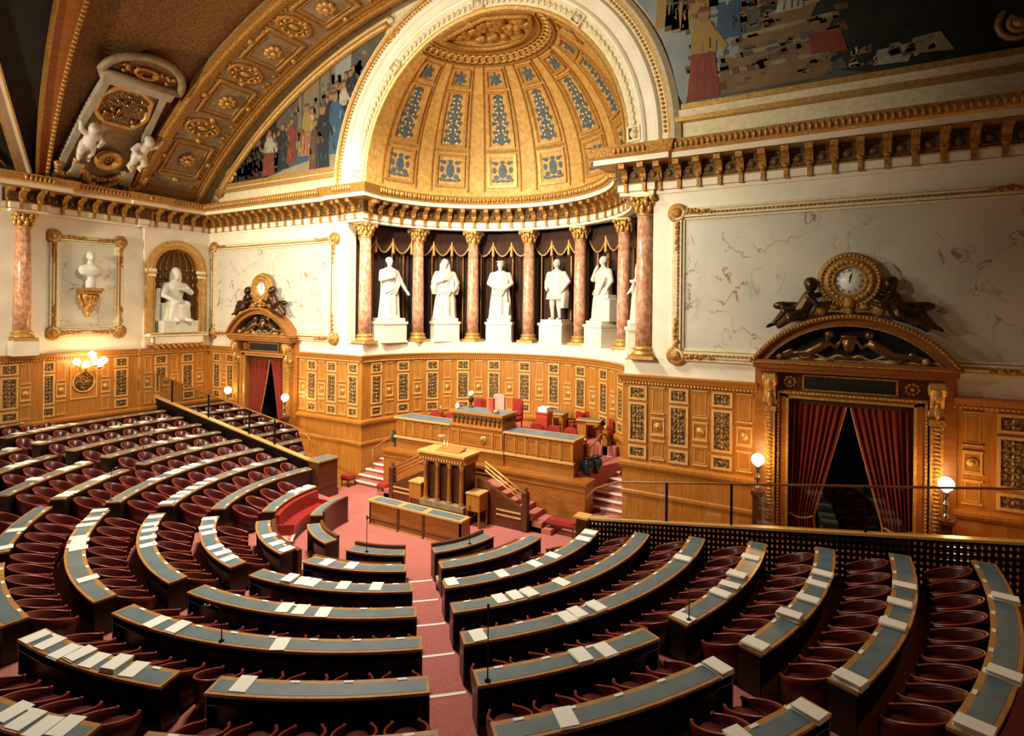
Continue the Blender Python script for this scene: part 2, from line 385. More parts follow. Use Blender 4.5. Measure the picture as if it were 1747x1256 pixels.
# sculpted compartment: tilted frame on the vault
def bp3(th,y,o=0): return BP(th,y,-o)
cmp_=wthing('vault_compartment','gilded sculpted compartment with arched pediment at the foot of the vault','ceiling ornament',BP(-46.5,-5.5,-.1))
m=MB(); 
def slab(m,th0,th1,ya0,yb0,ya1,yb1,o0,o1,n=10):
    vs=[];fs=[]
    for i in range(n+1):
        f=i/n; th=th0+(th1-th0)*f; ya=ya0+(ya1-ya0)*f; yb=yb0+(yb1-yb0)*f
        vs+=[bp3(th,ya,o0),bp3(th,yb,o0),bp3(th,yb,o1),bp3(th,ya,o1)]
    for i in range(n):
        for j in range(4): fs.append((i*4+j,i*4+(j+1)%4,i*4+4+(j+1)%4,i*4+4+j))
    fs+=[(0,1,2,3),(n*4+3,n*4+2,n*4+1,n*4)]; m.add(vs,fs)
slab(m,-46.6,-32,-4.35,-7.15,-4.95,-7.0,0,.22); m.build('back_panel','stucco',cmp_)
m=MB()
slab(m,-46.6,-32,-4.15,-4.4,-4.75,-5.0,.1,.42); slab(m,-46.6,-32,-7.1,-7.35,-6.95,-7.2,.1,.42)
slab(m,-33.2,-32.2,-4.6,-7.35,-4.6,-7.4,.1,.55); m.build('side_moulding','greystone',cmp_)
oct_=[(-38.2,-5.35),(-38.2,-6.45),(-37.0,-6.95),(-35.0,-7.0),(-33.6,-6.6),(-33.4,-5.7),(-34.3,-5.15),(-36.6,-4.95)]
m=MB(); m.tube([bp3(t,y,.3) for t,y in oct_+oct_[:1]],.13,8,caps=False); m.build('octagon_frame','goldb',cmp_)
m=MB(); m.prism(oct_,.22,.30,lambda a,b,d:bp3(a,b,d)); m.build('octagon_relief','carve',cmp_)
m=MB()
for k in range(22):
    t,y=rnd.uniform(-37.4,-34.4),rnd.uniform(-6.6,-5.3); m.ell(bp3(t,y,.3),(rnd.uniform(.08,.2),.1,rnd.uniform(.1,.25)),7,5)
m.build('relief_figures','bronzel',cmp_,)
m=MB()
ped=[]
for i in range(25):
    a=pi*i/24; ped.append(bp3(-32.0+3.2*sin(a),-6.0-1.55*cos(a),.45))
m.tube(ped,.16,8); m.tube([bp3(-32,-4.4,.45),bp3(-32,-7.6,.45)],.16,8); m.build('arched_pediment','stucco',cmp_)
m=MB(); m.prism([(-32.0+2.9*sin(pi*i/14),-6.0-1.4*cos(pi*i/14)) for i in range(15)],.2,.34,lambda a,b,d:bp3(a,b,d)); m.build('pediment_field','golddk',cmp_)
m=MB(); ringtube(m,-30.9,-6.0,.55,.42,.08,-.42); 
for k in range(14): m.ell(bp3(-31.3+rnd.uniform(-.2,.9),-6+rnd.uniform(-1.1,1.1),.38),.10,6,4)
m.build('wreath','gold',cmp_)
m=MB(); ringtube(m,-42.7,-5.57,1.0,.42,.15,-.42,30); ringtube(m,-42.7,-5.57,.72,.28,.06,-.45,30); rg=m.build('gilt_ring','goldb',cmp_)
m=MB(); m.prism([(-42.7+.9*cos(2*pi*i/20),-5.57+.36*sin(2*pi*i/20)) for i in range(20)],.3,.4,lambda a,b,d:bp3(a,b,d)); m.build('relief_medallion','carve',cmp_)
def garland(m,pts,r0,k=26):
    for i in range(k):
        f=i/(k-1)*(len(pts)-1); j=min(int(f),len(pts)-2); g=f-j; p=Vector(pts[j]).lerp(Vector(pts[j+1]),g)
        m.ell(p+Vector((rnd.uniform(-.03,.03),)*3),r0*rnd.uniform(.7,1.15),7,5)
m=MB()
sag=lambda y0,y1,d:[bp3(-44.2-d*sin(pi*i/10),y0+(y1-y0)*i/10,.42) for i in range(11)]
garland(m,sag(-4.6,-6.5,2.2),.17,40); garland(m,sag(-4.7,-6.4,1.2),.10,40); garland(m,sag(-6.6,-7.4,1.4),.14,18); garland(m,sag(-4.5,-3.7,1.8),.14,18); garland(m,[bp3(-41.0,-6.6,.4),bp3(-43.5,-6.75,.45)],.13,12); garland(m,[bp3(-41.0,-4.6,.4),bp3(-43.5,-4.45,.45)],.13,12)
m.build('garland','goldb',cmp_)
for y in (-4.55,-6.62): m=MB(); slab(m,-45.4,-43.6,y-.2,y+.2,y-.2,y+.2,.2,.55,3); m.build('scroll_bracket','greystone',cmp_)
def capfig(m,J,B):   # J joints, B list of (a,ra,b,rb)
    for a,ra,b,rb in B: m.cap(J[a] if isinstance(a,str) else a,ra,J[b] if isinstance(b,str) else b,rb)
def cherub(m,base,up,right,out,h=1.5,mir=1,pose=0):
    U,R,O=Vector(up)*h,Vector(right)*h*mir,Vector(out)*h; b=Vector(base)
    P=lambda x,y,z: b+R*x+U*y+O*z
    m.cap(P(0,.42,.02),.15*h,P(.02,.68,.04),.13*h); m.cap(P(.02,.68,.04),.12*h,P(.03,.76,.05),.07*h)
    m.ell(P(.05,.88,.08),.115*h,12,9); m.ell(P(.05,.92,.02),.11*h)
    m.cap(P(-.07,.40,.02),.115*h,P(-.10,.22,.10),.085*h); m.cap(P(-.10,.22,.10),.08*h,P(-.12,.02,.02),.05*h); m.cap(P(-.12,.02,.02),.045*h,P(-.12,.0,.12),.035*h)
    m.cap(P(.07,.40,.02),.115*h,P(.14,.24,.14),.085*h); m.cap(P(.14,.24,.14),.08*h,P(.10,.04,.06),.05*h); m.cap(P(.10,.04,.06),.045*h,P(.12,.02,.16),.035*h)
    m.cap(P(.14,.70,.04),.075*h,P(.28,.80,.06),.06*h); m.cap(P(.28,.80,.06),.055*h,P(.34,.98,.05),.04*h)
    m.cap(P(-.12,.70,.04),.075*h,P(-.24,.58,.10),.06*h); m.cap(P(-.24,.58,.10),.055*h,P(-.14,.50,.2),.04*h)
for y,mir,w in ((-6.72,-1,'left'),(-4.62,1,'right')):
    b=Vector(bp3(-42.6,y,.62)); up=(Vector(bp3(-38,y,.5))-b).normalized(); rt=Vector((0,1,0)); ou=Vector(bp3(-42.4,y,1.5))-b; ou.normalize()
    m=MB(); cherub(m,b,up,rt,ou,1.8,mir)
    o=m.build('cherub_statue','statue',voxel=.035,loc=tuple(b)); tag(o,f'white cherub statue standing on the {w} of the gilt ring on the vault','statue','cherubs of the vault')
# ---------------------------------------------------------------- panelling (wainscot) and entablature
wprof=[(.03,-.2),(.03,1.38),(.09,1.41),(.09,1.5),(.04,1.54),(.04,2.24),(.10,2.27),(.15,2.36),(.15,2.45),(.07,2.50),(.03,2.52),(.03,5.08),(.07,5.10),(.07,5.15),(.13,5.19),(.16,5.32),(.20,5.34),(.20,5.39),(0,5.40)]
segs=[('trim_wainscot_left',[lw2(9.2),lw2(7.66),LW(7.6,-.10)[:2],LW(3.66,-.10)[:2],lw2(3.6),(-W,0),(-14.95,0)]),('trim_wainscot_centre',[(-10.25,0)]+apse+[(10.25,0)]),('trim_wainscot_right',[(14.95,0),(W,0)])]
def walk(path,step,start=0):   # points along a path with its normal
    out=[]; acc=start
    for a,b in zip(path,path[1:]):
        L=hypot(b[0]-a[0],b[1]-a[1])
        while acc<=L:
            f=acc/L; t=((b[0]-a[0])/L,(b[1]-a[1])/L); out.append(((a[0]+(b[0]-a[0])*f,a[1]+(b[1]-a[1])*f),t,(t[1],-t[0]))); acc+=step
        acc-=L
    return out
def frame_T(p,t,n,o,z): return Matrix(((t[0],n[0],0,p[0]+n[0]*o),(t[1],n[1],0,p[1]+n[1]*o),(0,0,1,z),(0,0,0,1)))
def rectframe(m,T,w,h,b,d):   # raised rectangular moulding, local x along wall, y out, z up
    for x0,x1,z0,z1 in ((-w/2,w/2,-h/2,-h/2+b),(-w/2,w/2,h/2-b,h/2),(-w/2,-w/2+b,-h/2+b,h/2-b),(w/2-b,w/2,-h/2+b,h/2-b)): m.box(x0,x1,-.01,d,z0,z1,T)
wains={}
for nm,p in segs:
    m=MB(); m.sweep(p,wprof); o=struct(m.build(nm,'oak'),'honey oak carved panelling'); wains[nm]=o
    m=MB()
    for q,t,n in walk(p,.105,.03): m.box(-.03,.03,0,.07,5.10,5.16,frame_T(q,t,n,.07,0))
    m.build('dentil_row','oakl',o)
dark=[(fx,0) for fx in (-16.7,-15.5)]
def bay(nm,q,t,n,kind,w):
    fr,pn,ro=acc.setdefault(nm,(MB(),MB(),MB()))
    T=lambda z: frame_T(q,t,n,.03,z)
    if kind=='d':
        for z,h in ((4.79,.34),(3.81,1.18),(2.83,.30)):
            rectframe(fr,T(z),w+.14,h+.14,.075,.055); pn.box(-w/2,w/2,-.01,.012,-h/2,h/2,T(z))
            k=max(1,int(h/.16))
            for i in range(k):
                zz=-h/2+(i+.5)*h/k
                for sgn in (-1,1): pn.ell((sgn*w*.22,.02,zz),(w*.13,.03,.05),7,5,T(z))
                ro.ell((0,.025,zz),(.035,.03,.05),6,4,T(z))
    else:
        for z in (5.0,4.16,4.0,3.44,3.26,2.66): fr.box(-w*.42,w*.42,-.01,.05,-.022,.022,T(z))
        rectframe(fr,T(3.72),w*.80,.52,.04,.03); ro.lathe([(.13,.0),(.13,.03),(.09,.04),(.05,.03),(.05,.06),(0,.07)],12,T(3.72)@Matrix.Rotation(-pi/2,4,'X'))
        for z,h in ((4.58,.72),(2.97,.5)): rectframe(fr,T(z),w*.62,h,.02,.02)
acc={}
fr=((1,0),(0,-1))
for x,k in ((-16.65,'d'),(-16.05,'l'),(-15.5,'d')): bay('trim_wainscot_left',(x,0),*fr,k,.5)
for sgn in (-1,1):
    for x,k in ((6.55,'d'),(7.22,'l'),(7.9,'d'),(8.57,'l'),(9.23,'d'),(9.88,'l')): bay('trim_wainscot_centre',(sgn*x,0),*fr,k,.48 if k=='d' else .56)
for x,k in ((15.35,'l'),(16.15,'d'),(16.95,'l')): bay('trim_wainscot_right',(x,0),*fr,k,.5)
al=(sin(PHI),-cos(PHI)); lt=(-al[0],-al[1]); ln=(cos(PHI),sin(PHI))
for s,k,off in ((8.85,'d',0),(8.3,'l',0),(7.5,'d',-.1),(6.95,'l',-.1),(5.14,'l',-.1),(4.45,'d',-.1),(3.25,'l',0),(2.62,'d',0),(1.92,'l',0),(1.22,'d',0),(.55,'l',0)):
    q=LW(s,off)[:2]; bay('trim_wainscot_left',q,lt,ln,k,.48)
for i in range(23):
    t0=171.5-i*(163/22); x,y=ell(6.06,5.5,t0); nx,ny=-cos(radians(t0))/6.06,-sin(radians(t0))/5.5; l=hypot(nx,ny); n=(nx/l,ny/l); t=(-n[1],n[0])
    bay('trim_wainscot_centre',(x,y),t,n,'dl'[i%2],.46 if i%2==0 else .50)
for nm,(a,b,c) in acc.items():
    a.build('panel_moulding','oakl',wains[nm]); b.build('carved_panel','carve',wains[nm]); c.build('rosette','goldb',wains[nm])
m=MB(); rectframe(m,frame_T(LW(6.05,-.1)[:2],lt,ln,.03,4.0),1.1,1.5,.05,.04); m.lathe([(.48,0),(.48,.05),(.42,.07),(.40,.03)],24,frame_T(LW(6.05,-.1)[:2],lt,ln,.03,4.0)@Matrix.Rotation(-pi/2,4,'X'))
m.build('arms_moulding','oakl',wains['trim_wainscot_left'])
m=MB(); T=frame_T(LW(6.05,-.1)[:2],lt,ln,.05,4.0)
m.lathe([(.40,0),(.40,.02),(0,.03)],24,T@Matrix.Rotation(-pi/2,4,'X'))
for k in range(26): a=rnd.uniform(0,6.28); r=rnd.uniform(.05,.34); m.ell((r*cos(a),.03,r*sin(a)),(.06,.04,.07),7,5,T)
m.build('coat_of_arms','carve',wains['trim_wainscot_left'])
# entablature: frieze, brackets, cornice
apse2=[ell(6.0,5.7,t) for t in range(180,-1,-4)]
epath=[lw2(9.2),lw2(8.9),LW(8.9,.25)[:2],LW(7.7,.25)[:2],lw2(7.7),lw2(3.75),LW(3.75,.14)[:2],LW(3.45,.14)[:2],lw2(3.45),(-W,0),(-7.0,0),(-7.0,-.14),(-5.95,-.14)]+apse2[1:-1]+[(5.95,-.14),(7.0,-.14),(7.0,0),(W,0)]
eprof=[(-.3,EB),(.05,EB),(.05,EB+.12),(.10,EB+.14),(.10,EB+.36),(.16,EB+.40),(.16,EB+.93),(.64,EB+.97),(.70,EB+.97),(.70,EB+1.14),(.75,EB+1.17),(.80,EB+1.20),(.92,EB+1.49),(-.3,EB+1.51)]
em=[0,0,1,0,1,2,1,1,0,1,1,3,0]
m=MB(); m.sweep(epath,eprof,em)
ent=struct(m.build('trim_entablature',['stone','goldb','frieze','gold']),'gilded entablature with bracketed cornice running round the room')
m=MB(); d=MB(); e=MB(); g=MB()
for a,b in ((0,13),(12,len(epath))):
    pass
for q,t,n in walk(epath,.62,.2):
    T=frame_T(q,t,n,0,EB)
    m.prism([(.16,.48),(.26,.44),(.30,.55),(.28,.64),(.42,.78),(.62,.80),(.64,.95),(.16,.95)],-.10,.10,lambda o,z,w,T=T:tuple(T@Vector((w,o,z))))
    d.box(-.06,.06,.10,.17,.10,.42,T); d.ell((0,.26,.46),(.1,.07,.08),7,5,T)  # added drops stand in for bracket shadows on the fascia
    T2=T@Matrix.Translation((.31,0,0)); rectframe(e,T2@Matrix.Translation((0,.16,.66)),.40,.44,.04,.03); e.ell((0,.18,.62),(.1,.05,.1),8,5,T2)
    for k in (-1,0,1): e.box(k*.10-.025,k*.10+.025,.16,.2,.80,.92,T2)
m.build('bracket','gold',ent); d.build('shade_drop','gold',ent); e.build('frieze_coffer','golddk',ent)
for q,t,n in walk(epath,.16,.05): g.ell((0,.88,1.34),(.05,.06,.12),6,4,frame_T(q,t,n,0,EB))
g.build('egg_row','goldb',ent)
# marble panels in gilt frames
def wallpanel(name_label,T,w,h,bw=.46):
    """local x along wall, y out, z up; origin at the panel centre"""
    c=T.translation; r=wthing('marble_panel',name_label,'wall panel',c)
    m=MB(); m.box(-w/2,w/2,.0,.05,-h/2,h/2,T); m.build('marble_slab','vein',r)
    m=MB()
    for k,(b,d,off) in enumerate(((.07,.10,.0),(.20,.16,.09),(.08,.12,.31))):
        rectframe(m,T,w+2*(off+b),h+2*(off+b),b,d)
    m.build('frame','ivory',r)
    for sx in (-1,1):
        g=MB(); g.box(*sorted((sx*(w/2+.16),sx*(w/2+.22))),.10,.175,-h/2,h/2,T)
        for i in range(int(h/.12)): g.ell((sx*(w/2+.19),.175,-h/2+.06+i*.12),(.036,.03,.045),6,4,T)
        g.build('bead_row','gold',r)
    for sz in (-1,1):
        g=MB(); g.box(-w/2,w/2,.10,.175,*sorted((sz*(h/2+.16),sz*(h/2+.22))),T)
        for i in range(int(w/.12)): g.ell((-w/2+.06+i*.12,.175,sz*(h/2+.19)),(.045,.03,.036),6,4,T)
        g.build('bead_row','gold',r)
    for sx in (-1,1):
        for sz in (-1,1):
            g=MB(); cx,cz=sx*(w/2+.24),sz*(h/2+.24)
            g.lathe([(.31,0),(.31,.12),(.25,.18),(.19,.13),(.14,.20),(.06,.24),(0,.24)],16,T@Matrix.Translation((cx,.0,cz))@Matrix.Rotation(-pi/2,4,'X'))
            for k in range(9): g.ell((cx-sx*(.35+.10*k),.14+.03*(k%2),cz+rnd.uniform(-.05,.05)),(.08,.06,.09-.005*k),7,5,T); g.ell((cx+rnd.uniform(-.05,.05),.14+.03*(k%2),cz-sz*(.35+.10*k)),(.09-.005*k,.06,.08),7,5,T)
            g.build('corner_scroll','gold',r)
    return r
FT=lambda x,z,y=0: Matrix(((1,0,0,x),(0,-1,0,y),(0,0,1,z),(0,0,0,1)))
wallpanel('large veined marble panel in gilt frame behind the right doorway clock',FT(12.3,8.38),8.5,4.1)
wallpanel('large veined marble panel in gilt frame behind the left doorway clock',FT(-12.4,8.38),8.7,4.1)
LT=lambda s,z,o=0: Matrix(((lt[0],ln[0],0,LW(s,o)[0]),(lt[1],ln[1],0,LW(s,o)[1]),(0,0,1,z),(0,0,0,1)))
wallpanel('upright veined marble panel in gilt frame behind the bust on the left wall',LT(5.92,8.4,-.10),2.25,3.75)
# ---------------------------------------------------------------- archivolt, dome, murals
AZ=13.1
def archi(prof,mats,name,mlist,n=64):
    m=MB(); k=len(prof); base=0; vs=[]
    pts=[(None,-1)]+[(180-180*i/n,0) for i in range(n+1)]+[(None,1)]
    for a,sd in pts:
        for r,y in prof:
            if a is None: vs.append((sd*r,y,CT-.05))
            else: vs.append((r*cos(radians(a)),y,AZ+r*sin(radians(a))))
    m.add(vs,[])
    for i in range(len(pts)-1):
        for j in range(k-1):
            m.f.append((i*k+j,(i+1)*k+j,(i+1)*k+j+1,i*k+j+1)); m.m.append(mats[j]); m.sm.append(False)
    return m.build(name,mlist)
prof=[(6.0,.9),(6.0,.02),(6.08,-.03),(6.12,-.03),(6.14,.02),(6.55,-.06),(6.58,-.12),(6.66,-.16),(6.74,-.12),(6.78,-.04),(7.05,-.10),(7.09,-.18),(7.2,-.22),(7.26,-.16),(7.30,-.10),(7.5,-.14),(7.53,-.22),(7.62,-.25),(7.72,-.22),(7.88,-.05),(7.88,.05)]
arch=struct(archi(prof,[0,2,2,0,0,1,1,1,1,1,1,1,1,0,0,2,2,0,0,0],'trim_archivolt',['ivory','stone','goldb']),'ivory and gilt archivolt round the half dome')
m=MB(); b=MB(); sq=MB()
for i in range(150):
    a=radians(2+176*i/149); b.ell((7.40*cos(a),-.17,AZ+7.40*sin(a)),(.055,.05,.055),6,4)
    if i%2==0: m.ell((6.34*cos(a),-.05,AZ+6.34*sin(a)),(.10,.05,.13),6,4); m.ell((6.34*cos(a+.018)-.0,-.06,AZ+6.34*sin(a+.018)),(.05,.05,.05),6,4)
for a in (3,48,90,132,177):
    T=Matrix.Translation((6.34*cos(radians(a)),-.02,AZ+6.34*sin(radians(a))))@Matrix.Rotation(-radians(a-90),4,'Y')@Matrix(((1,0,0,0),(0,-1,0,0),(0,0,1,0),(0,0,0,1)))
    rectframe(sq,T,.52,.46,.07,.14); sq.lathe([(.14,0),(.14,.1),(0,.14)],10,T@Matrix.Rotation(-pi/2,4,'X'))
m.build('rinceau','ivory',arch); b.build('bead_row','goldb',arch); sq.build('square_boss','ivory',arch)
def D(az,el,off=0):
    r=1-off; return (6.0*r*cos(radians(el))*cos(radians(az)), .05+5.75*r*cos(radians(el))*sin(radians(az)), AZ+6.0*r*sin(radians(el)))
m=MB(); m.smooth=True; vs=[];fs=[]; na,ne=48,24
for j in range(ne+1):
    for i in range(na+1): vs.append(D(180*i/na,90*j/ne))
for j in range(ne):
    for i in range(na): a=j*(na+1)+i; fs.append((a,a+1,a+na+2,a+na+1))
m.add(vs,fs); m.smooth=False
m.sweep([(6.0*cos(radians(t)),.05+5.75*sin(radians(t))) for t in range(180,-1,-4)],[(0,AZ),(.0,CT-.1)])
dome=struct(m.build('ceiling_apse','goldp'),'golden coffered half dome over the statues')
def dpatch(m,a0,a1,e0,e1,o0,o1,n=4):
    vs=[];fs=[]
    k=n+1
    for j in range(k):
        for i in range(k): vs.append(D(a0+(a1-a0)*i/n,e0+(e1-e0)*j/n,o1))
    for j in range(n):
        for i in range(n): a=j*k+i; fs.append((a,a+1,a+k+1,a+k))
    ring=[i for i in range(k)]+[j*k+n for j in range(1,k)]+[n*k+i for i in range(n-1,-1,-1)]+[j*k for j in range(n-1,0,-1)]
    b=len(vs); 
    for q in ring:
        j,i=divmod(q,k); vs.append(D(a0+(a1-a0)*i/n,e0+(e1-e0)*j/n,o0))
    L=len(ring)
    for x in range(L): fs.append((ring[x],ring[(x+1)%L],b+(x+1)%L,b+x))
    m.add(vs,fs)
def dframe(m,a0,a1,e0,e1,wa,we,o0,o1):
    dpatch(m,a0,a1,e0,e0+we,o0,o1); dpatch(m,a0,a1,e1-we,e1,o0,o1); dpatch(m,a0,a0+wa,e0,e1,o0,o1); dpatch(m,a1-wa,a1,e0,e1,o0,o1)
def dleaf(m,az,el,da,de,off,rot=0,n=8):
    da*=1.22; de*=1.15
    vs=[]
    for i in range(n):
        t=2*pi*i/n; u,v=da*cos(t),de*sin(t); u,v=u*cos(rot)-v*sin(rot),u*sin(rot)+v*cos(rot); vs.append(D(az+u,el+v,off))
    m.add(vs,[tuple(range(n))])
fr=MB(); bl=MB(); wh=MB(); bd=MB(); rb=MB()
for k in range(7):
    a=8.6+25.55*k
    for e0,e1,w in ((3.3,18.6,7.2),(21.4,47.4,7.0),(48.9,58,6.8)):
        dframe(fr,a-w,a+w,e0,e1,1.1,.9,0,.018); dframe(fr,a-w+1.1,a+w-1.1,e0+.9,e1-.9,.5,.4,0,.008)
    for e0,e1,w in ((2.0,59,8.6),):
        for i in range(70):
            for sgn in (-1,1): 
                el=e0+(e1-e0)*i/69; bd.ell(D(a+sgn*w,el,.006),.035,5,3)
    for el in (19.6,20.4):
        for i in range(18): bd.ell(D(a-7.5+15*i/17,el,.006),.035,5,3)
    for sgn in (-1,1): dpatch(rb,a+sgn*8.9-.25,a+sgn*8.9+.25,1.5,59.5,0,.012,10)
    # square coffer: urn with scrolls
    dleaf(bl,a,11,1.7,3.0,.006); dleaf(bl,a,15,1.0,.8,.006); dleaf(bl,a,6.6,1.5,.6,.006)
    for sgn in (-1,1):
        for da,el,r1,r2 in ((3.0,8.2,1.1,1.0),(4.0,11.5,.8,1.3),(3.2,14.6,.9,.8),(2.6,6.4,1.0,.5),(4.5,6.8,.6,.7),(4.6,15,.5,.5)): dleaf(bl,a+sgn*da,el,r1,r2,.006)
    # tall coffer: candelabrum
    for i in range(11):
        el=24+i*2.0; s=cos(radians(el))/cos(radians(24)); dleaf(bl,a,el,(.55+.5*(i%3==0)),1.1,.006)
        for sgn in (-1,1):
            q=(3.4,2.2,3.0,1.5)[i%4]*(1 if i<8 else .7)
            dleaf(bl,a+sgn*q,el+.4,1.15*(1 if i<8 else .7),.85,.006,sgn*.6); dleaf(bl,a+sgn*q*.5,el+1.2,.8,.45,.006,-sgn*.5)
            dleaf(wh,a+sgn*(q*.8),el-.5,.45,.4,.007)
    dleaf(bl,a,25,3.6,1.3,.006)
    # small coffer
    dleaf(bl,a,53,1.6,1.6,.006)
    for t in range(6): dleaf(bl,a+3.0*cos(t*pi/3+.5),53+2.4*sin(t*pi/3+.5),1.5,.8,.006,t*pi/3)
fr.build('coffer_frame','goldb',dome); bl.build('blue_ornament','wallblue',dome); wh.build('cream_ornament','ivory',dome); bd.build('bead_row','goldb',dome); rb.build('rib','gold',dome)
m=MB(); q=MB()
dpatch(m,1,179,59.8,60.6,0,.02,24); dpatch(m,1,179,66.0,66.8,0,.02,24)
for i in range(26):
    a=4+172*i/25; pts=[D(a+4.2*cos(2*pi*t/10),63.2+1.8*sin(2*pi*t/10),.01) for t in range(11)]; q.tube(pts,.05,5,caps=False)
m.build('ring_moulding','gold',dome); q.build('guilloche','goldb',dome)
m=MB(); 
for i in range(40): m.ell(D(rnd.uniform(25,155),rnd.uniform(71,84),.012),(.22,.22,.16),7,5)
pts=[D(a,69.5,.02) for a in range(8,173,6)]; m.tube(pts,.10,6); m.tube([D(8,69.5,.02),D(20,80,.02),D(90,88,.02),D(160,80,.02),D(172,69.5,.02)],.10,6)
m.build('shell_relief','gold',dome)
# murals
def muralmesh(name,xs,lo,hi,bgf):
    m=MB(); nz=14; vs=[];fs=[]
    return m
PM=dict(sky=mat('mural grey blue sky',(0.186,0.223,0.248),.7,0,(0.285,0.291,0.260),.8,5),dark=mat('mural shadow',(0.006,0.009,0.007),.6,0,(0.022,0.022,0.014),1.5,4),bld=mat('mural buff wall',(0.223,0.167,0.093),.7,0,(0.161,0.130,0.087),.8,4),
 tan=mat('mural stone steps',(0.205,0.124,0.053),.7,0,(0.155,0.093,0.043),2,4),floor=mat('mural pale ground',(0.310,0.248,0.149),.7,0,(0.223,0.174,0.105),1,4),slate=mat('mural slate haze',(0.062,0.062,0.056),.7,0,(0.099,0.093,0.074),1.1,4),
 skin=mat('mural flesh',(0.260,0.136,0.068),.7),redf=mat('mural red robe',(0.223,0.037,0.015),.7,0,(0.155,0.031,0.019),4,3),org=mat('mural orange robe',(0.372,0.136,0.056),.7),whi=mat('mural white robe',(0.384,0.360,0.285),.7,0,(0.260,0.236,0.174),5,3),navy=mat('mural navy robe',(0.011,0.015,0.022),.7),bluf=mat('mural blue robe',(0.031,0.081,0.155),.7),brn=mat('mural brown robe',(0.087,0.037,0.015),.7,0,(0.124,0.056,0.025),4,3),gol=mat('mural gold robe',(0.279,0.186,0.050),.7))
PK=list(PM); PL=[PM[k] for k in PK]
def poly(m,pts,y,k): m.mi=PK.index(k); m.add([(x,y,z) for x,z in pts],[tuple(range(len(pts)))])
def colfill(m,x0,x1,lo,hi,y,k,n=24):
    m.mi=PK.index(k); vs=[];fs=[]
    for i in range(n+1):
        x=x0+(x1-x0)*i/n; a=lo(x); b=max(a+.001,hi(x)); vs+=[(x,y,a),(x,y,b)]
    for i in range(n): fs.append((2*i,2*i+2,2*i+3,2*i+1))
    m.add(vs,fs)
def fig(m,x,z,h,robe,y,top=None,lean=0,w=.17,skirt=None):
    q=lambda pts:[(x+u*h+lean*v*h,z+v*h) for u,v in pts]
    poly(m,q([(-w,0),(w*.95,.0),(w*.75,.45),(w*.62,.74),(-w*.6,.75),(-w*.8,.4)]),y,robe)
    if skirt: poly(m,q([(-w*1.0,.0),(w*1.05,.02),(w*.7,.48),(-w*.7,.5)]),y-.004,skirt)
    for uu in ((-.5,.1,.55) if h>2.2 and robe not in ('navy','dark') else ()): poly(m,q([(uu*w,.02),(uu*w+.02,.02),(uu*w*.6+.015,.46),(uu*w*.6,.46)]),y-.005,'brn' if robe in ('redf','org','gol') else 'slate')
    poly(m,q([(-w*.8,.5),(w*.8,.48),(w*.78,.70),(w*.35,.84),(-w*.35,.84),(-w*.75,.72)]),y-.006,top or robe)
    poly(m,q([(w*.5,.70),(w*.85,.70),(w*1.5,.52),(w*1.25,.46)]),y-.008,top or robe)
    if robe!='dark':
        alt={'redf':['brn','org','redf'],'org':['redf','gol','whi'],'whi':['bld','whi','slate'],'navy':['bluf','slate','dark'],'bluf':['navy','sky','bluf'],'brn':['tan','dark','redf'],'gol':['tan','org','brn'],'slate':['navy','sky','dark'],'sky':['slate','whi','bluf']}
        for i in range(9):
            u0,v0=rnd.uniform(-w*.7,w*.62),rnd.uniform(.03,.68); du,dv_=rnd.uniform(.012,.035),rnd.uniform(.05,.14); sk=rnd.uniform(-.03,.03)
            poly(m,q([(u0,v0),(u0+du,v0+.01),(u0+du+sk,v0+dv_),(u0+sk,v0+dv_-.01)]),y-.0065-.0002*i,rnd.choice(alt.get(top if (top and v0>.48) else robe,['brn','slate'])))
    poly(m,q([(.065*cos(t*pi/5),.90+.085*sin(t*pi/5)) for t in range(10)]),y-.01,'skin')
    poly(m,q([(.07*cos(t*pi/5),.94+.06*sin(t*pi/5)) for t in range(6)]),y-.012,'brn')
mr_=lambda x: AZ+.19+sqrt(max(0,7.86**2-x*x)) if abs(x)<7.86 else 0
bar=lambda x: barrel(x,-.62)
ml=wthing('mural','lunette painting left of the half dome, robed figures before a pale building','painting',(-10,.0,13.9))
m=MB(); Y=-.02
lo=lambda x:max(14.0,mr_(x))
colfill(m,-16.2,-4.6,lo,bar,Y,'slate',60)
colfill(m,-16.2,-12.0,lo,bar,Y-.004,'dark',20)
colfill(m,-12.0,-10.9,lo,lambda x:min(bar(x),15.9),Y-.004,'dark',6)
colfill(m,-10.4,-7.9,lo,bar,Y-.006,'bld',16); colfill(m,-7.9,-6.9,lo,bar,Y-.006,'sky',8); colfill(m,-7.1,-7.9,lo,lambda x:min(bar(x),17.2),Y-.008,'bld',6)
colfill(m,-12.6,-7.75,lambda x:14.0,lambda x:14.05+max(0,(x+12.6)*.16),Y-.01,'floor',12)
poly(m,[(-11.2,14.3),(-8.7,14.6),(-8.6,14.95),(-10.6,14.75)],Y-.013,'bluf'); poly(m,[(-9.6,14.3),(-8.7,14.4),(-8.7,14.85),(-9.6,14.8)],Y-.014,'floor')
for i in range(26): x=-15.2+i*.17; fig(m,x,14.1+rnd.uniform(0,.25)+max(0,(x+14)*.12),rnd.uniform(1.2,1.9),rnd.choice(['dark','navy','brn','dark']),Y-.011,w=.14)
for i in range(9): fig(m,-8.4+i*.2,15.4+i*.12,rnd.uniform(1.8,2.2),rnd.choice(['navy','brn','slate']),Y-.011,w=.13)
for x in (-10.2,-9.0,-8.3): m.mi=PK.index('slate'); colfill(m,x,x+.16,lo,bar,Y-.0085,'slate',3)
fig(m,-12.6,14.1,2.3,'redf',Y-.02,'whi',.05,.2,'redf'); fig(m,-11.5,14.3,2.3,'navy',Y-.018)
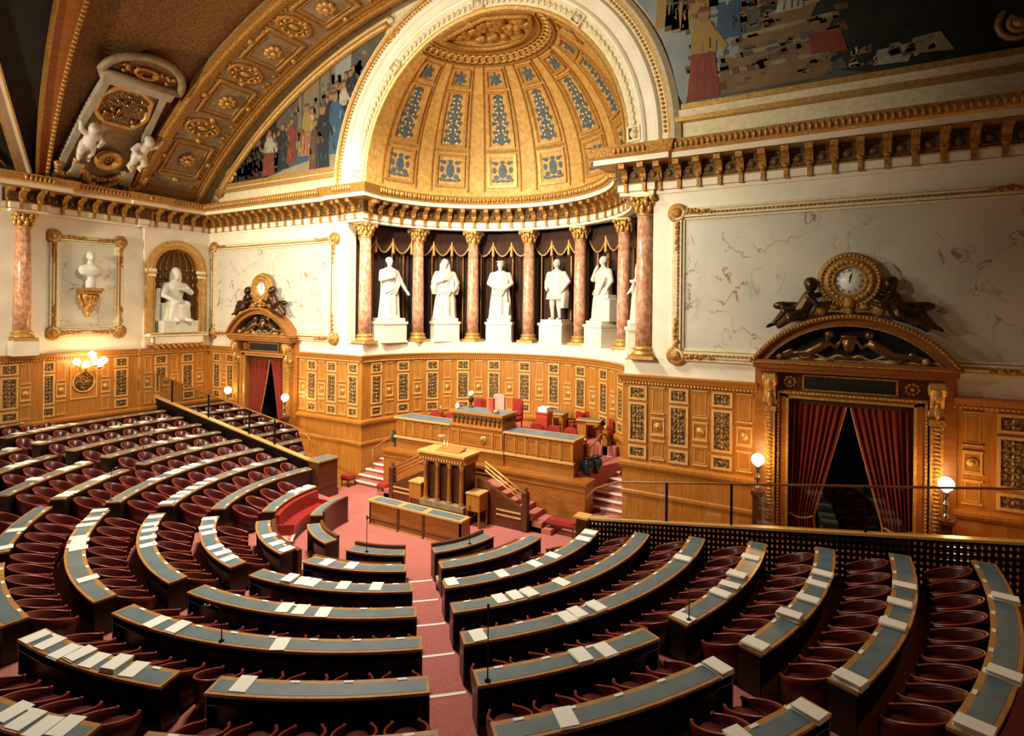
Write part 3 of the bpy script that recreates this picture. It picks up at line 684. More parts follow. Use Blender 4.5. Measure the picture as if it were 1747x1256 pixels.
fig(m,-10.85,14.5,2.25,'redf',Y-.022,'redf',0,.16); fig(m,-9.8,14.75,2.5,'org',Y-.022,'gol',0,.15); fig(m,-9.45,14.75,2.3,'whi',Y-.02,'whi',0,.12)
fig(m,-8.7,14.05,3.0,'navy',Y-.024,'navy',0,.17); fig(m,-9.2,14.05,2.4,'brn',Y-.022)
fig(m,-7.75,14.6,2.9,'bluf',Y-.026,'bluf',-.05,.18); fig(m,-7.35,15.6,2.3,'navy',Y-.02,'whi',0,.15); fig(m,-6.9,16.3,2.0,'navy',Y-.018); fig(m,-8.15,15.2,2.3,'navy',Y-.018)
for i in range(260):
    x=rnd.uniform(-15,-6.2); z=rnd.uniform(lo(x),max(lo(x)+.1,bar(x)-.3)); a=rnd.uniform(.08,.3); b=rnd.uniform(.15,.6)
    if z+b<bar(x)-.2 and z>lo(x)+.05: poly(m,[(x,z),(x+a,z+.02),(x+a*.8,z+b),(x-.05,z+b*.9)],Y-.0092,'dark' if x<-12 else rnd.choice(['slate','bld','slate'] if z>15 else ['floor','bld','tan']))
m.build('painted_canvas',PL,ml)
m=MB(); pts=[(x,-.12,bar(x)+.12) for x in [-16.6+i*.4 for i in range(31)]]; m.tube(pts,.16,8); m.tube([(x,-.10,bar(x)+.42) for x in [-16.9+i*.4 for i in range(32)]],.10,8)
m.box(-16.5,-7.7,-.14,.02,13.78,13.98); m.box(-16.7,-7.7,-.20,.02,13.55,13.70); m.build('frame','goldb',ml)
m=MB(); m.box(-16.9,-7.6,-.08,.04,13.70,13.80); m.tube([(x,-.05,bar(x)+.28) for x in [-16.8+i*.4 for i in range(32)]],.14,8); m.build('frame_flat','ivory',ml)
m=MB(); sp=lambda cx,cz,r: [(cx+r*(1-.04*i)*cos(i*.45),-.1,cz+r*(1-.04*i)*sin(i*.45)) for i in range(24)]
m.tube(sp(-15.55,14.35,.45),.09,8); m.ell((-15.55,-.1,14.35),(.16,.12,.16)); m.tube(sp(-4.45,19.2,.4),.09,8); m.ell((-4.45,-.1,19.2),(.16,.1,.16)); m.build('volute','goldb',ml)
mrt=wthing('mural','lunette painting right of the half dome, crowd on brown steps fading into shadow','painting',(12,.0,13.9))
m=MB(); lo=lambda x:max(14.15,mr_(x)); bar2=lambda x: max(14.2,barrel(x,.5))
colfill(m,5.2,17.4,lo,bar2,Y,'dark',50); colfill(m,5.2,9.6,lo,bar2,Y-.004,'sky',24); colfill(m,9.0,10.2,lo,bar2,Y-.003,'slate',6)  # dark fill runs to the vault, painting in the unlit upper corner
poly(m,[(8.0,14.15),(13.2,14.15),(11.2,14.7),(8.1,14.55)],Y-.008,'slate')
for i,(x0,x1,z0,z1) in enumerate(((8.9,11.9,14.3,14.95),(9.1,11.6,14.95,15.45),(9.6,11.9,15.4,16.0),(10.2,11.5,16.0,16.5))): poly(m,[(x0,z0),(x1,z0-.0),(x1+.3,z1+.1),(x0+.1,z1)],Y-.01-.002*i,'tan'); poly(m,[(x0+.1,z1-.12),(x1+.3,z1-.02),(x1+.3,z1+.1),(x0+.1,z1)],Y-.02,'floor')
for i in range(16): fig(m,7.3+i*.26,16.6+rnd.uniform(-.1,.5),rnd.uniform(1.6,2.1),rnd.choice(['bluf','brn','slate','gol','redf','navy']),Y-.018,rnd.choice([None,'slate','brn']),0,.15)
for i in range(0): fig(m,11.6+i*.35,14.5+rnd.uniform(0,.6),rnd.uniform(1.6,2.4),rnd.choice(['dark','navy','dark']),Y-.012,None,0,.17)
fig(m,8.55,14.25,2.9,'redf',Y-.03,'gol',0,.17,'redf'); fig(m,9.3,16.0,2.3,'bluf',Y-.026,'sky'); fig(m,8.4,17.0,2.0,'gol',Y-.022,'bluf'); fig(m,9.0,17.4,1.9,'brn',Y-.022,'org'); fig(m,10.0,17.0,2.0,'bluf',Y-.024); fig(m,11.0,16.4,2.6,'whi',Y-.03,'whi',.05,.14); fig(m,10.55,16.8,2.2,'brn',Y-.026,'gol')
poly(m,[(11.6,15.0),(12.5,14.9),(12.3,15.6),(11.5,15.6)],Y-.03,'redf'); poly(m,[(13.1,14.35),(13.9,14.3),(14.1,14.8),(13.2,14.75)],Y-.03,'whi'); poly(m,[(13.9,14.5),(14.9,14.4),(14.6,14.95),(14.0,14.9)],Y-.03,'floor')
for i in range(240):
    x=rnd.uniform(7.0,12.2); z=rnd.uniform(14.3,18.3); a=rnd.uniform(.10,.4); b=rnd.uniform(.06,.3)
    if z>lo(x)+.1 and x*x+(z-13.3)**2>8.2**2: poly(m,[(x,z),(x+a,z+.02),(x+a*.8,z+b),(x-.05,z+b*.9)],Y-.0075 if x<9 else Y-.0215,rnd.choice(['sky','slate','slate','bluf'] if x<9 else (['tan','brn','tan','slate'] if z<16.6 else ['slate','tan','brn','bluf'])))
for i in range(40):
    x=rnd.uniform(11.2,14.6); z=14.3+rnd.uniform(0,.5); a=rnd.uniform(.08,.3); poly(m,[(x,z),(x+a,z+.03),(x+a*.7,z+rnd.uniform(.08,.25)),(x,z+.1)],Y-.032,rnd.choice(['slate','bld','whi','tan','slate']))
m.build('painted_canvas',PL,mrt)
m=MB(); m.box(7.9,17.2,-.14,.02,13.98,14.14); m.box(7.6,17.2,-.20,.02,13.58,13.72); m.build('frame','goldb',mrt)
m=MB(); m.box(7.7,17.2,-.08,.04,13.72,13.98); m.build('frame_flat','ivory',mrt)
m=MB(); m.tube(sp(16.2,14.75,.62),.08,8); m.tube(sp(16.2,14.75,.32),.08,8); m.ell((16.2,-.1,14.75),(.14,.12,.14)); m.build('volute','goldb',mrt)
# ---------------------------------------------------------------- colonnade
CA=[178.2,150.4,124.6,98.7,73.1,44.9,8.5]
CP=[ell(6.3,5.9,t,.2) for t in CA]; CP[-1]=(6.68,.12)
CN=['at the left jamb of the recess','second from the left, between the first two statues','third from the left, between the second and third statues','fourth from the left, between the third and fourth statues','fifth from the left, between the fourth and fifth statues','sixth from the left, between the last two statues','at the right jamb of the recess, nearest the viewer']
def column(x,y,z0,ht,label,r=.28,parent=None):
    t=wthing('column',label,'column',(x,y,z0)); T=Matrix.Translation((x,y,z0))
    m=MB(); m.box(-.42,.42,-.42,.42,0,.12,T); m.lathe([(.40,.12),(.42,.17),(.40,.23),(.34,.25),(.33,.29),(.37,.33),(.37,.37),(.31,.40),(.29,.44)],20,T); m.build('base','goldb',t)
    m=MB(); m.lathe([(r,.44),(r+.005,1.5),(r*.97,3),(r*.88,ht-.66)],20,T); m.build('shaft','rosso',t)
    m=MB(); h=ht; m.lathe([(r*.88,h-.68),(r*.98,h-.66),(r*.98,h-.61),(r*.88,h-.60),(r*.9,h-.4),(r*1.3,h-.12)],20,T)
    for row,(zz,rr,n,hh) in enumerate(((h-.42,r*1.05,8,.16),(h-.25,r*1.22,8,.15))):
        for k in range(n):
            a=2*pi*(k+.5*row)/n; m.ell((rr*cos(a),rr*sin(a),zz),(.075,.075,hh),7,5,T); m.ell(((rr+.06)*cos(a),(rr+.06)*sin(a),zz+hh*.8),(.07,.07,.05),7,4,T)
    for k in range(4):
        a=pi/4+k*pi/2; m.ell((.46*cos(a),.46*sin(a),h-.12),(.10,.10,.10),8,6,T)
    m.box(-.38,.38,-.38,.38,h-.08,h,T); m.build('capital','goldb',t)
    return t
for (x,y),n in zip(CP,CN): column(x,y,5.91,5.44,'pink marble column with gilt capital '+n)
cx,cy,_=LW(8.45,.12)
m=MB(); T=frame_T((cx,cy),lt,ln,0,0); m.box(-.45,.45,-.4,.4,WT,6.0,T); pd=m.build('pedestal','stone',loc=(cx,cy,WT)); tag(pd,'cream stone pedestal block under the red column on the left wall','pedestal')
column(cx,cy,6.0,5.35,'red marble column with gilt capital at the far left edge')
# ---------------------------------------------------------------- statues
def ringe(c,rx_,ry_,n=14,fold=0,ph=0,nf=9):
    nf=9 if n>=36 else 5; return [(c[0]+rx_*(1+fold*cos(nf*2*pi*i/n+ph))*cos(2*pi*i/n),c[1]+ry_*(1+fold*cos(nf*2*pi*i/n+ph))*sin(2*pi*i/n),c[2]) for i in range(n)]
def statue(kind):
    m=MB(); # local: faces -y, height about 2.75
    if kind in (0,1,2,4,5):
        tw={0:.46,1:.52,2:.50,4:.52,5:.50}[kind]
        m.loft([ringe((0,0,0),tw,.40,40,.11),ringe((0,.0,.35),tw*.94,.38,40,.11,.3),ringe((.02,0,.9),tw*.88,.35,40,.10,.7),ringe((.02,0,1.3),.40,.30,40,.07,1.0),ringe((0,.02,1.6),.38,.28,40,.05),ringe((0,.02,2.0),.43,.28,40,.02),ringe((0,.02,2.22),.37,.24,40),ringe((0,.02,2.34),.14,.13,40)])
        for k in range(3): m.tube([(-.36+.1*k,-.22,1.15-.1*k),(-.1+.1*k,-.34,1.30-.08*k),(.22+.05*k,-.30,1.55),(.36,-.1,2.0)],[.05,.055,.05,.04],6)
        for x,y in ((-.16,-.34),(.14,-.32)): m.cap((x,y+.1,.06),.10,(x*1.2,y-.08,.05),.08)
    else:
        for x in (-.17,.15): m.cap((x,0,1.25),.17,(x*1.05,-.04,.65),.12); m.cap((x*1.05,-.04,.65),.115,(x*1.1,.04,.10),.07); m.cap((x*1.1,.02,.07),.075,(x*1.25,-.2,.05),.065)
        m.loft([ringe((0,.05,.95),.50,.36,20,.08),ringe((0,.05,1.3),.42,.33,20,.06),ringe((0,.03,1.7),.40,.28,20,.03),ringe((0,.02,2.05),.40,.26,20),ringe((0,.02,2.22),.33,.22,20),ringe((0,.02,2.34),.14,.13,20)])
        m.loft([ringe((.38,.1,.55),.13,.3,12,.1),ringe((.42,.08,1.2),.16,.28,12,.06),ringe((.36,.05,1.9),.1,.2,12)])
    m.cap((0,.02,2.3),.10,(0,.0,2.45),.09)
    m.ell((0,-.01,2.60),(.135,.16,.19),14,10); m.ell((0,-.165,2.575),(.03,.045,.05)); m.ell((0,-.12,2.49),(.06,.06,.05)); 
    for x in (-.05,.05): m.ell((x,-.145,2.625),(.035,.03,.018))
    for x in (-.14,.14): m.ell((x,.01,2.6),(.025,.04,.05))
    hair={0:(.155,.18,.14),1:(.19,.2,.2),2:(.16,.18,.12),3:(.16,.19,.16),4:(.16,.19,.14),5:(.165,.19,.16)}[kind]
    m.ell((0,.05,2.68),hair)
    if kind==1:
        for x in (-.15,.15): m.cap((x,.05,2.6),.09,(x*1.1,.0,2.28),.10)
    if kind==2: m.ell((0,.0,2.76),(.2,.2,.06)); m.ell((.0,-.12,2.42),(.09,.08,.16))
    A=lambda s,el,wr,r=.11:(m.cap((s*.36,.02,2.12),r*1.15,el,r*.95),m.cap(el,r*.9,wr,r*.6))
    def hand(p,d):
        p=Vector(p); d=Vector(d).normalized(); sx=d.cross(Vector((0,1,0.2))).normalized(); m.cap(p,.06,p+d*.09,.055)
        for k in range(4): q=p+d*.11+sx*(k-1.5)*.032; m.cap(q,.022,q+d*(.085-.012*abs(k-1.4))+Vector((0,-.03,0)),.017,n=6)
        m.cap(p+sx*.06,.024,p+sx*.09+d*.08,.018,n=6)
    if kind==0:
        A(-1,(-.50,-.12,1.75),(-.12,-.34,1.85)); hand((-.10,-.35,1.86),(.8,0,.3)); A(1,(.52,-.08,1.7),(.66,-.30,1.28)); hand((.67,-.32,1.24),(.3,-.3,-.7))
    elif kind==1:
        A(-1,(-.52,-.05,1.72),(-.18,-.33,1.82),.14); hand((-.16,-.35,1.84),(.9,0,.2)); A(1,(.54,-.03,1.7),(.40,-.28,1.40),.14); hand((.38,-.31,1.38),(-.5,-.3,-.5))
        for s in (-1,1): m.loft([ringe((s*.50,-.02,1.15),.10,.2,10),ringe((s*.52,-.02,1.5),.15,.2,10),ringe((s*.45,.0,1.95),.12,.17,10)])
    elif kind==2:
        A(-1,(-.50,-.02,1.72),(-.24,-.32,1.50),.13); hand((-.2,-.34,1.5),(.8,-.2,-.2)); A(1,(.50,-.02,1.72),(.26,-.34,1.45),.13); hand((.24,-.35,1.44),(-.7,-.2,-.3))
        m.cap((.32,-.2,.02),.12,(.42,-.25,.75),.05); m.box(.15,.55,-.42,-.12,0,.18)
    elif kind==3:
        A(-1,(-.50,.05,1.72),(-.36,-.26,1.48),.13); A(1,(.56,.05,1.78),(.44,-.20,1.42),.13); hand((.42,-.24,1.4),(-.4,-.4,-.5)); hand((-.34,-.3,1.46),(.4,-.4,-.4))
    elif kind==4:
        A(-1,(-.48,-.12,1.82),(-.10,-.28,2.22),.13); hand((-.08,-.28,2.24),(.5,0,.6)); A(1,(.52,.0,1.72),(.50,-.22,1.36),.13); hand((.5,-.25,1.33),(0,-.3,-.8)); m.box(.36,.72,-.25,.15,0,.95); m.box(.40,.70,-.3,.12,.95,1.12)
    else:
        A(-1,(-.58,-.1,1.62),(-.70,-.30,1.28),.13); hand((-.71,-.33,1.25),(-.2,-.4,-.6)); A(1,(.50,.0,1.7),(.30,-.30,1.55),.13); hand((.28,-.33,1.55),(-.7,-.3,0))
    m.box(-.52,.52,-.46,.46,-.14,.02)
    return m.build('statue','statue',voxel=.02)
SL=['white marble statue of a lawyer-like figure, one arm hanging out to the right, leftmost in the colonnade','white marble statue in wide gown and long wig, hand on chest, second from left','white marble statue in flat cap with clasped hands, third from left in the colonnade','white marble statue in short cloak showing stockinged legs, fourth from left','white marble statue in toga with hand raised to chin, fifth from left','white marble statue half hidden behind the right jamb column, last in the row']
SL[0]='white marble statue with one arm stretched down to the right, leftmost in the colonnade'
import bisect
SPX=[664,759,853,949,1028,1079]
def angfor(px,a,b,yc,z,lo,hi):
    best=min((abs(pj((*ell(a,b,t,yc),z))[0]-px),t) for t in [lo+(hi-lo)*i/200 for i in range(201)]); return best[1]
for k in range(6):
    t=angfor(SPX[k],6.35,5.95,.25,7.5,CA[k+1],CA[k]); x,y=ell(6.35,5.95,t,.25)
    if k==5: x,y=ell(6.35,5.95,25,.25)
    rz=atan2(0.2-y,-x)+pi/2
    m=MB(); w=.62; m.box(-w,w,-.55,.5,0,.86); m.box(-w-.05,w+.05,-.6,.55,.86,.98); m.box(-w-.04,w+.04,-.59,.5,0,.08)
    p=m.build('pedestal','stone'); p.location=(x,y,5.91); p.rotation_euler=(0,0,rz); tag(p,'cream stone pedestal block under the '+['first','second','third','fourth','fifth','sixth'][k]+' statue from the left','pedestal','statue pedestals')
    s=statue(k); s.location=(x,y,5.91+.98+.14); s.rotation_euler=(0,0,rz); s.scale=(1.10,1.08,1.03); tag(s,SL[k],'statue','statues of the colonnade')
# drapes behind each bay
for k in range(6):
    t0,t1=CA[k]-1,CA[k+1]+1; a,b,yc=7.2,6.7,.2
    mid=ell(a,b,(t0+t1)/2,yc); th=wthing('drapery','dark brown velvet hanging with gold swags behind the '+['first','second','third','fourth','fifth','sixth'][k]+' statue from the left','curtain',(mid[0],mid[1],5.91),'velvet hangings of the colonnade')
    m=MB(); m.smooth=True; vs=[];fs=[]; n=90
    for i in range(n+1):
        f=i/n; r=1+.006*sin(f*2*pi*16); x,y=ell(a*r,b*r,t0+(t1-t0)*f,yc); vs+=[(x,y,5.92),(x,y,EB)]
    for i in range(n): fs.append((2*i,2*i+2,2*i+3,2*i+1))
    m.add(vs,fs); m.build('hanging','velvet',th)
    m=MB(); fg=MB()
    for s in range(3):
        f0,f1=s/3,(s+1)/3; vs=[];fs=[]; q=[]
        for i in range(13):
            f=i/12; x,y=ell(a*.955,b*.955,t0+(t1-t0)*(f0+(f1-f0)*f),yc); zz=EB-.55-.62*sin(pi*f)**.8; vs+=[(x,y,zz),(x,y,EB)]; q.append((x*.998,y*.998,zz))
        for i in range(12): fs.append((2*i,2*i+2,2*i+3,2*i+1))
        m.add(vs,fs); fg.tube(q,.045,6)
        x,y=ell(a*.95,b*.95,t0+(t1-t0)*f1,yc); 
        fg.cap((x,y,EB-.5),.05,(x,y,EB-1.15),.09)
    m.build('swag_valance','velvet',th); fg.build('gold_fringe','goldb',th)
    g=MB()
    for f in (.12,.32,.68,.88):
        x,y=ell(a*.975,b*.975,t0+(t1-t0)*f,yc); g.box(x-.03,x+.03,y-.02,y+.02,5.95,EB-1.0)
    g.build('gold_galloon','gold',th)
# ---------------------------------------------------------------- doorways, clocks, bronze cherubs, lamps
def doorway(x0,side):
    t=wthing('doorway',f'monumental gilt and dark wood doorway with arched pediment on the {side}','doorway',(x0,0,.95))
    X=lambda a:x0+a
    m=MB()
    for s in (-1,1): m.box(*(sorted((X(s*1.56),X(s*1.80)))),-.16,.3,.9,5.2); m.box(*(sorted((X(s*2.12),X(s*2.42)))),-.12,.0,.9,5.8)
    m.box(X(-1.8),X(1.8),-.16,.3,5.06,5.25); m.build('door_frame','walnut',t)
    m=MB()
    for s in (-1,1):
        m.box(*(sorted((X(s*1.50),X(s*1.57)))),-.2,-.1,.9,5.1); m.box(*(sorted((X(s*1.74),X(s*1.80)))),-.24,-.1,.9,5.16)
        for i in range(44): m.ell((X(s*1.77),-.25,1.0+i*.094),.03,6,4)
    m.box(X(-1.57),X(1.57),-.2,-.1,5.03,5.10); m.box(X(-1.8),X(1.8),-.24,-.1,5.16,5.23)
    for i in range(36): m.ell((X(-1.75+i*.1),-.25,5.2),.03,6,4)
    m.build('gilt_moulding','goldb',t)
    for s in (-1,1):
        m=MB(); a,b=sorted((X(s*1.84),X(s*2.12))); c=(a+b)/2
        m.box(a-.04,b+.04,-.42,0,.9,1.35); m.box(a,b,-.36,0,1.35,4.62); m.box(a-.03,b+.03,-.40,0,4.62,4.78)
        for i in range(30):
            m.ell((c,-.37,1.5+i*.105),(.085,.03,.045),7,4)
        m.build('pilaster','gold',t)
        m=MB(); T=Matrix(((1,0,0,c),(0,-1,0,0),(0,0,1,4.78),(0,0,0,1)))
        m.prism([(0,0),(.30,.0),(.36,.10),(.34,.30),(.46,.60),(.56,.78),(.54,.95),(.40,1.0),(0,1.0)],-.15,.15,lambda o,z,w:tuple(T@Vector((w,o,z))))
        for sx in (-.16,.16): m.lathe([(.17,-.02),(.17,.02),(.10,.04),(.04,.05),(0,.05)],14,T@Matrix.Translation((sx,.38,.78))@Matrix.Rotation(pi/2*(1 if sx>0 else -1),4,'Y')); m.lathe([(.10,-.02),(.10,.02),(0,.04)],12,T@Matrix.Translation((sx,.26,.12))@Matrix.Rotation(pi/2*(1 if sx>0 else -1),4,'Y'))
        m.ell((c,-.50,5.45),(.10,.08,.22)); m.ell((c,-.42,5.0),(.08,.08,.2)); m.build('console','goldb',t)
    m=MB(); m.box(X(-1.85),X(1.85),-.14,.0,5.23,5.80); m.build('lintel','walnutd',t)
    m=MB(); m.box(X(-1.1),X(1.1),-.17,-.1,5.33,5.68); m.build('lintel_panel','black',t)
    m=MB(); T=FT(x0,5.505,-.15); rectframe(m,T,2.3,.46,.05,.05)
    for s in (-1,1):
        for k in range(9): a=2*pi*k/9; m.ell((X(s*1.47)+.14*cos(a),-.16,5.5+.14*sin(a)),(.05,.03,.05),6,4)
        m.ell((X(s*1.47),-.17,5.5),(.06,.04,.06))
    m.build('lintel_moulding','gold',t)
    m=MB(); m.sweep([(X(-2.46),.0),(X(-2.46),-.42),(X(2.46),-.42),(X(2.46),0)],[(-.4,5.80),(.02,5.80),(.05,5.88),(.12,5.92),(.16,6.05),(.22,6.12),(.22,6.17),(-.4,6.18)]) if False else None
    m.box(X(-2.36),X(2.36),-.50,0,5.80,5.90); m.box(X(-2.42),X(2.42),-.58,0,5.90,6.04); m.box(X(-2.5),X(2.5),-.66,0,6.04,6.15); m.build('cornice','walnut',t)
    # segmental pediment
    R=(2.46**2+1.33**2)/(2*1.33); zc=6.15+1.33-R; A=math.asin(2.46/R)
    def seg(m,r0_,r1_,y0,y1,n=30):
        vs=[];fs=[]
        for i in range(n+1):
            a=-A+2*A*i/n
            for r,y in ((r0_,y0),(r1_,y0),(r1_,y1),(r0_,y1)): vs.append((x0+r*sin(a),y,zc+r*cos(a)))
        for i in range(n):
            for j in range(4): fs.append((i*4+j,i*4+(j+1)%4,i*4+4+(j+1)%4,i*4+4+j))
        fs+=[(0,1,2,3),(n*4+3,n*4+2,n*4+1,n*4)]; m.add(vs,fs)
    m=MB(); seg(m,R-.30,R-.12,-.5,0); seg(m,R-.12,R+.0,-.66,0); m.build('pediment_arch','walnut',t)
    m=MB(); 
    for i in range(60): a=-A*.98+2*A*.98*i/59; m.ell((x0+(R-.06)*sin(a),-.67,zc+(R-.06)*cos(a)),(.05,.03,.05),6,4)
    seg(m,R-.33,R-.29,-.53,-.4); m.box(X(-2.44),X(2.44),-.68,-.6,6.05,6.09); m.build('pediment_bead','gold',t)
    m=MB(); vs=[]; n=24
    pts=[(X(-2.2),6.14)]+[(x0+(R-.3)*sin(-A+2*A*i/n),zc+(R-.3)*cos(-A+2*A*i/n)) for i in range(n+1) if zc+(R-.3)*cos(-A+2*A*i/n)>6.15]+[(X(2.2),6.14)]
    m.prism(pts,-.12,.0,lambda a,b,d:(a,d,b)); m.build('tympanum','black',t)
    m=MB()
    for s in (-1,1):
        q=lambda a,z,y=-.26:(X(s*a),y,z)
        m.cap(q(.62,6.62),.16,q(.95,6.42),.15); m.ell(q(.48,6.92),.14); m.cap(q(.95,6.4),.12,q(1.30,6.36),.09); m.cap(q(1.3,6.36),.08,q(1.62,6.24),.05); m.cap(q(.9,6.35),.1,q(1.2,6.24),.07)
        m.cap(q(.55,6.72),.07,q(.30,6.55),.06); m.cap(q(.3,6.55),.055,q(.2,6.75),.045); m.cap(q(1.45,6.42),.09,q(1.85,6.25),.04)
    m.ell((x0,-.26,6.62),(.16,.1,.22)); m.ell((x0,-.28,6.86),(.24,.1,.08)); m.cap((x0-.3,-.25,6.28),.07,(x0+.3,-.25,6.28),.07)
    m.build('tympanum_relief','bronzel',t,voxel=.03)
    m=MB()
    for s in (-1,1): m.tube([(X(s*(.1+.1*i)),-.3,6.28+.06*sin(i*1.1)) for i in range(12)],.035,6)
    m.ell((X(1.75),-.3,6.25),.10); m.ell((X(-1.75),-.3,6.25),.10); m.build('gilt_scroll','goldb',t)
    # black-coloured box stands in for the unlit space behind
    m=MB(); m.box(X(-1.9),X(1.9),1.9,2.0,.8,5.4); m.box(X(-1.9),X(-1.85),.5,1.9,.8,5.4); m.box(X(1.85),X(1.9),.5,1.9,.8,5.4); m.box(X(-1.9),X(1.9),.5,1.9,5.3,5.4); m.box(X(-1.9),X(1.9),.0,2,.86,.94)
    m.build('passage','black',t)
    for s in (-1,1):
        which='left' if s<0 else 'right'
        c=wthing('curtain',f'red velvet curtain drawn aside, {which} half of the pair in the {side} doorway','curtain',(X(s*.8),.18,.95),'door curtains')
        m=MB(); m.smooth=True; vs=[];fs=[]; nu,nv=66,22
        for j in range(nv+1):
            z=4.98-(4.98-.97)*j/nv; f=min(1,(4.98-z)/3.4); xin=.03+.82*f**1.05; 
            if z<1.58: xin-=.06*(1.58-z)/.6
            for i in range(nu+1):
                u=i/nu; x=1.5+(xin-1.5)*u; y=.22+.11*sin(u*2*pi*9)*(.6+.4*f)+.03*sin(u*23+z)
                vs.append((X(s*x),y,z))
        k=nu+1
        for j in range(nv):
            for i in range(nu): a=j*k+i; fs.append((a,a+1,a+k+1,a+k))
        m.add(vs,fs); m.build('cloth','redvel',c)
        g=MB(); g.tube([vs[j*k+nu] for j in range(nv+1)],.03,6); g.build('gold_braid','goldb',c)
        g=MB(); z=1.62; g.tube([(X(s*(1.5+(.86-1.5)*i/10)),.08+.03*(i%2),z-.10*sin(pi*i/10)) for i in range(11)],.035,6); g.build('tieback','gold',c)
    m=MB(); m.tube([(X(-1.5),.2,5.0),(X(1.5),.2,5.0)],.03,8); m.box(X(-1.5),X(1.5),.10,.26,4.86,5.05); m.build('pelmet','velvet',t)
    return t
doorway(DOOR,'right'); doorway(-DOOR,'left')
# clock
def clock():
    t=thing('clock','','clock'); R90=Matrix.Rotation(pi/2,4,'X')
    m=MB(); m.lathe([(.78,-.05),(.80,.05),(.74,.16),(.66,.18),(.62,.14),(.60,.20),(.50,.22),(.44,.16),(.41,.20),(.37,.20),(.36,.12)],40,R90); m.build('case','gold',t)
    b=MB()
    for k in range(44): a=2*pi*k/44; b.ell((.70*cos(a),-.19,.70*sin(a)),.042,6,4)
    for k in range(26): a=2*pi*k/26; b.ell((.52*cos(a),-.22,.52*sin(a)),(.045,.035,.045),6,4)
    b.build('bead_ring','goldb',t)
    m=MB(); m.lathe([(.37,.10),(.37,.13),(0,.135)],36,R90); m.build('dial','dial',t)
    m=MB(); rom=['XII','I','II','III','IV','V','VI','VII','VIII','IX','X','XI']
    def stroke(T,x0_,z0,x1_,z1,w=.009):
        d=Vector((x1_-x0_,0,z1-z0)); n=Vector((-d.z,0,d.x)).normalized()*w/2; p=[Vector((x0_,0,z0))-n,Vector((x1_,0,z1))-n,Vector((x1_,0,z1))+n,Vector((x0_,0,z0))+n]
        m.add([tuple(T@q) for q in p],[(0,1,2,3)])
    for k,s in enumerate(rom):
        a=2*pi*k/12; T=Matrix.Translation((.295*sin(a),-.1375,.295*cos(a)))@Matrix.Rotation(a,4,'Y')
        wd={'I':.022,'V':.05,'X':.05}; tot=sum(wd[c] for c in s); x=-tot/2; h=.038
        for c in s:
            w=wd[c]
            if c=='I': stroke(T,x+w/2,-h,x+w/2,h,.011)
            elif c=='V': stroke(T,x+.006,h,x+w/2,-h,.012); stroke(T,x+w-.006,h,x+w/2,-h)
            else: stroke(T,x+.006,h,x+w-.006,-h,.012); stroke(T,x+w-.006,h,x+.006,-h)
            x+=w
    for k in range(60): a=2*pi*k/60; T=Matrix.Translation((.35*sin(a),-.1375,.35*cos(a)))@Matrix.Rotation(a,4,'Y'); stroke(T,0,-.006,0,.006,.006)
    m.build('numerals','ink',t)
    for nm,a,L,w in (('hour_hand',8,.19,.022),('minute_hand',15,.28,.014)):
        h=MB(); T=Matrix.Rotation(radians(a),4,'Y'); y=-.145 if L<.2 else -.15
        h.add([(-w/2,y,-.06),(w/2,y,-.06),(w,y,L*.6),(0,y,L),(-w,y,L*.6)],[(0,1,2,3,4)],T); h.build(nm,'ink',t)
    m=MB(); m.prism([(-.55,-.45),(.55,-.45),(.78,-.62),(.95,-.95),(.4,-.85),(0,-.9),(-.4,-.85),(-.95,-.95),(-.78,-.62)],-.12,.15,lambda a,b,d:(a,-d,b)); 
    for s in (-1,1): m.lathe([(.16,-.1),(.16,.16),(.08,.2),(0,.2)],14,Matrix.Translation((s*.68,0,-.82))@R90); m.ell((s*.35,-.2,-.72),(.12,.08,.08))
    m.ell((0,-.18,-.62),(.14,.14,.18)); m.ell((0,-.2,-.84),(.10,.08,.10)); m.build('scroll_stand','gold',t)
    return t
ck=clock(); ck.location=(DOOR,-.22,8.40); ck['label']='round gilt wall clock with white dial above the right doorway'; ck['group']='doorway clocks'
dup(ck,(-DOOR,-.22,8.40),0,'round gilt wall clock with white dial above the left doorway')
def bcherub():
    m=MB(); q=lambda a,z,y=-.42:(a,y,z)   # left one: clock lies to +x; origin at the clock axis, arch crown height 0
    m.cap(q(-1.18,.10),.22,q(-.98,.52),.20); m.cap(q(-.98,.52),.19,q(-.95,.66),.10); m.ell(q(-.93,.86,-.46),(.175,.18,.19),14,10); m.ell(q(-.95,.93,-.40),(.19,.18,.17))
    m.cap(q(-1.2,.08,-.38),.19,q(-1.58,.10,-.52),.14); m.cap(q(-1.58,.10,-.52),.13,q(-1.90,-.25,-.46),.075); m.cap(q(-1.9,-.25,-.46),.07,q(-2.05,-.33,-.55),.05)
    m.cap(q(-1.15,.05,-.5),.18,q(-1.45,-.08,-.62),.13); m.cap(q(-1.45,-.08,-.62),.12,q(-1.75,-.33,-.52),.07)
    m.cap(q(-.98,.55,-.55),.10,q(-.75,.28,-.62),.08); m.cap(q(-.75,.28,-.62),.075,q(-.50,.38,-.56),.055); m.cap(q(-.9,.56,-.30),.10,q(-.72,.60,-.28),.08)
    m.ell(q(-1.68,.28,-.35),(.26,.12,.13)); m.cap(q(-1.3,.3,-.3),.1,q(-1.7,.3,-.3),.1)
    for k in range(4): m.cap(q(-.50+.02*k,.40-.03*k,-.56),.03,q(-.40,.43-.04*k,-.58),.02,n=6)
    return m.build('cherub_figure','bronze',voxel=.032)
c1=bcherub(); base=Vector((0,0,7.43))
c1.location=(DOOR,0,7.43); tag(c1,'dark bronze cherub reclining left of the clock over the right doorway','figure','bronze cherubs over the doorways')
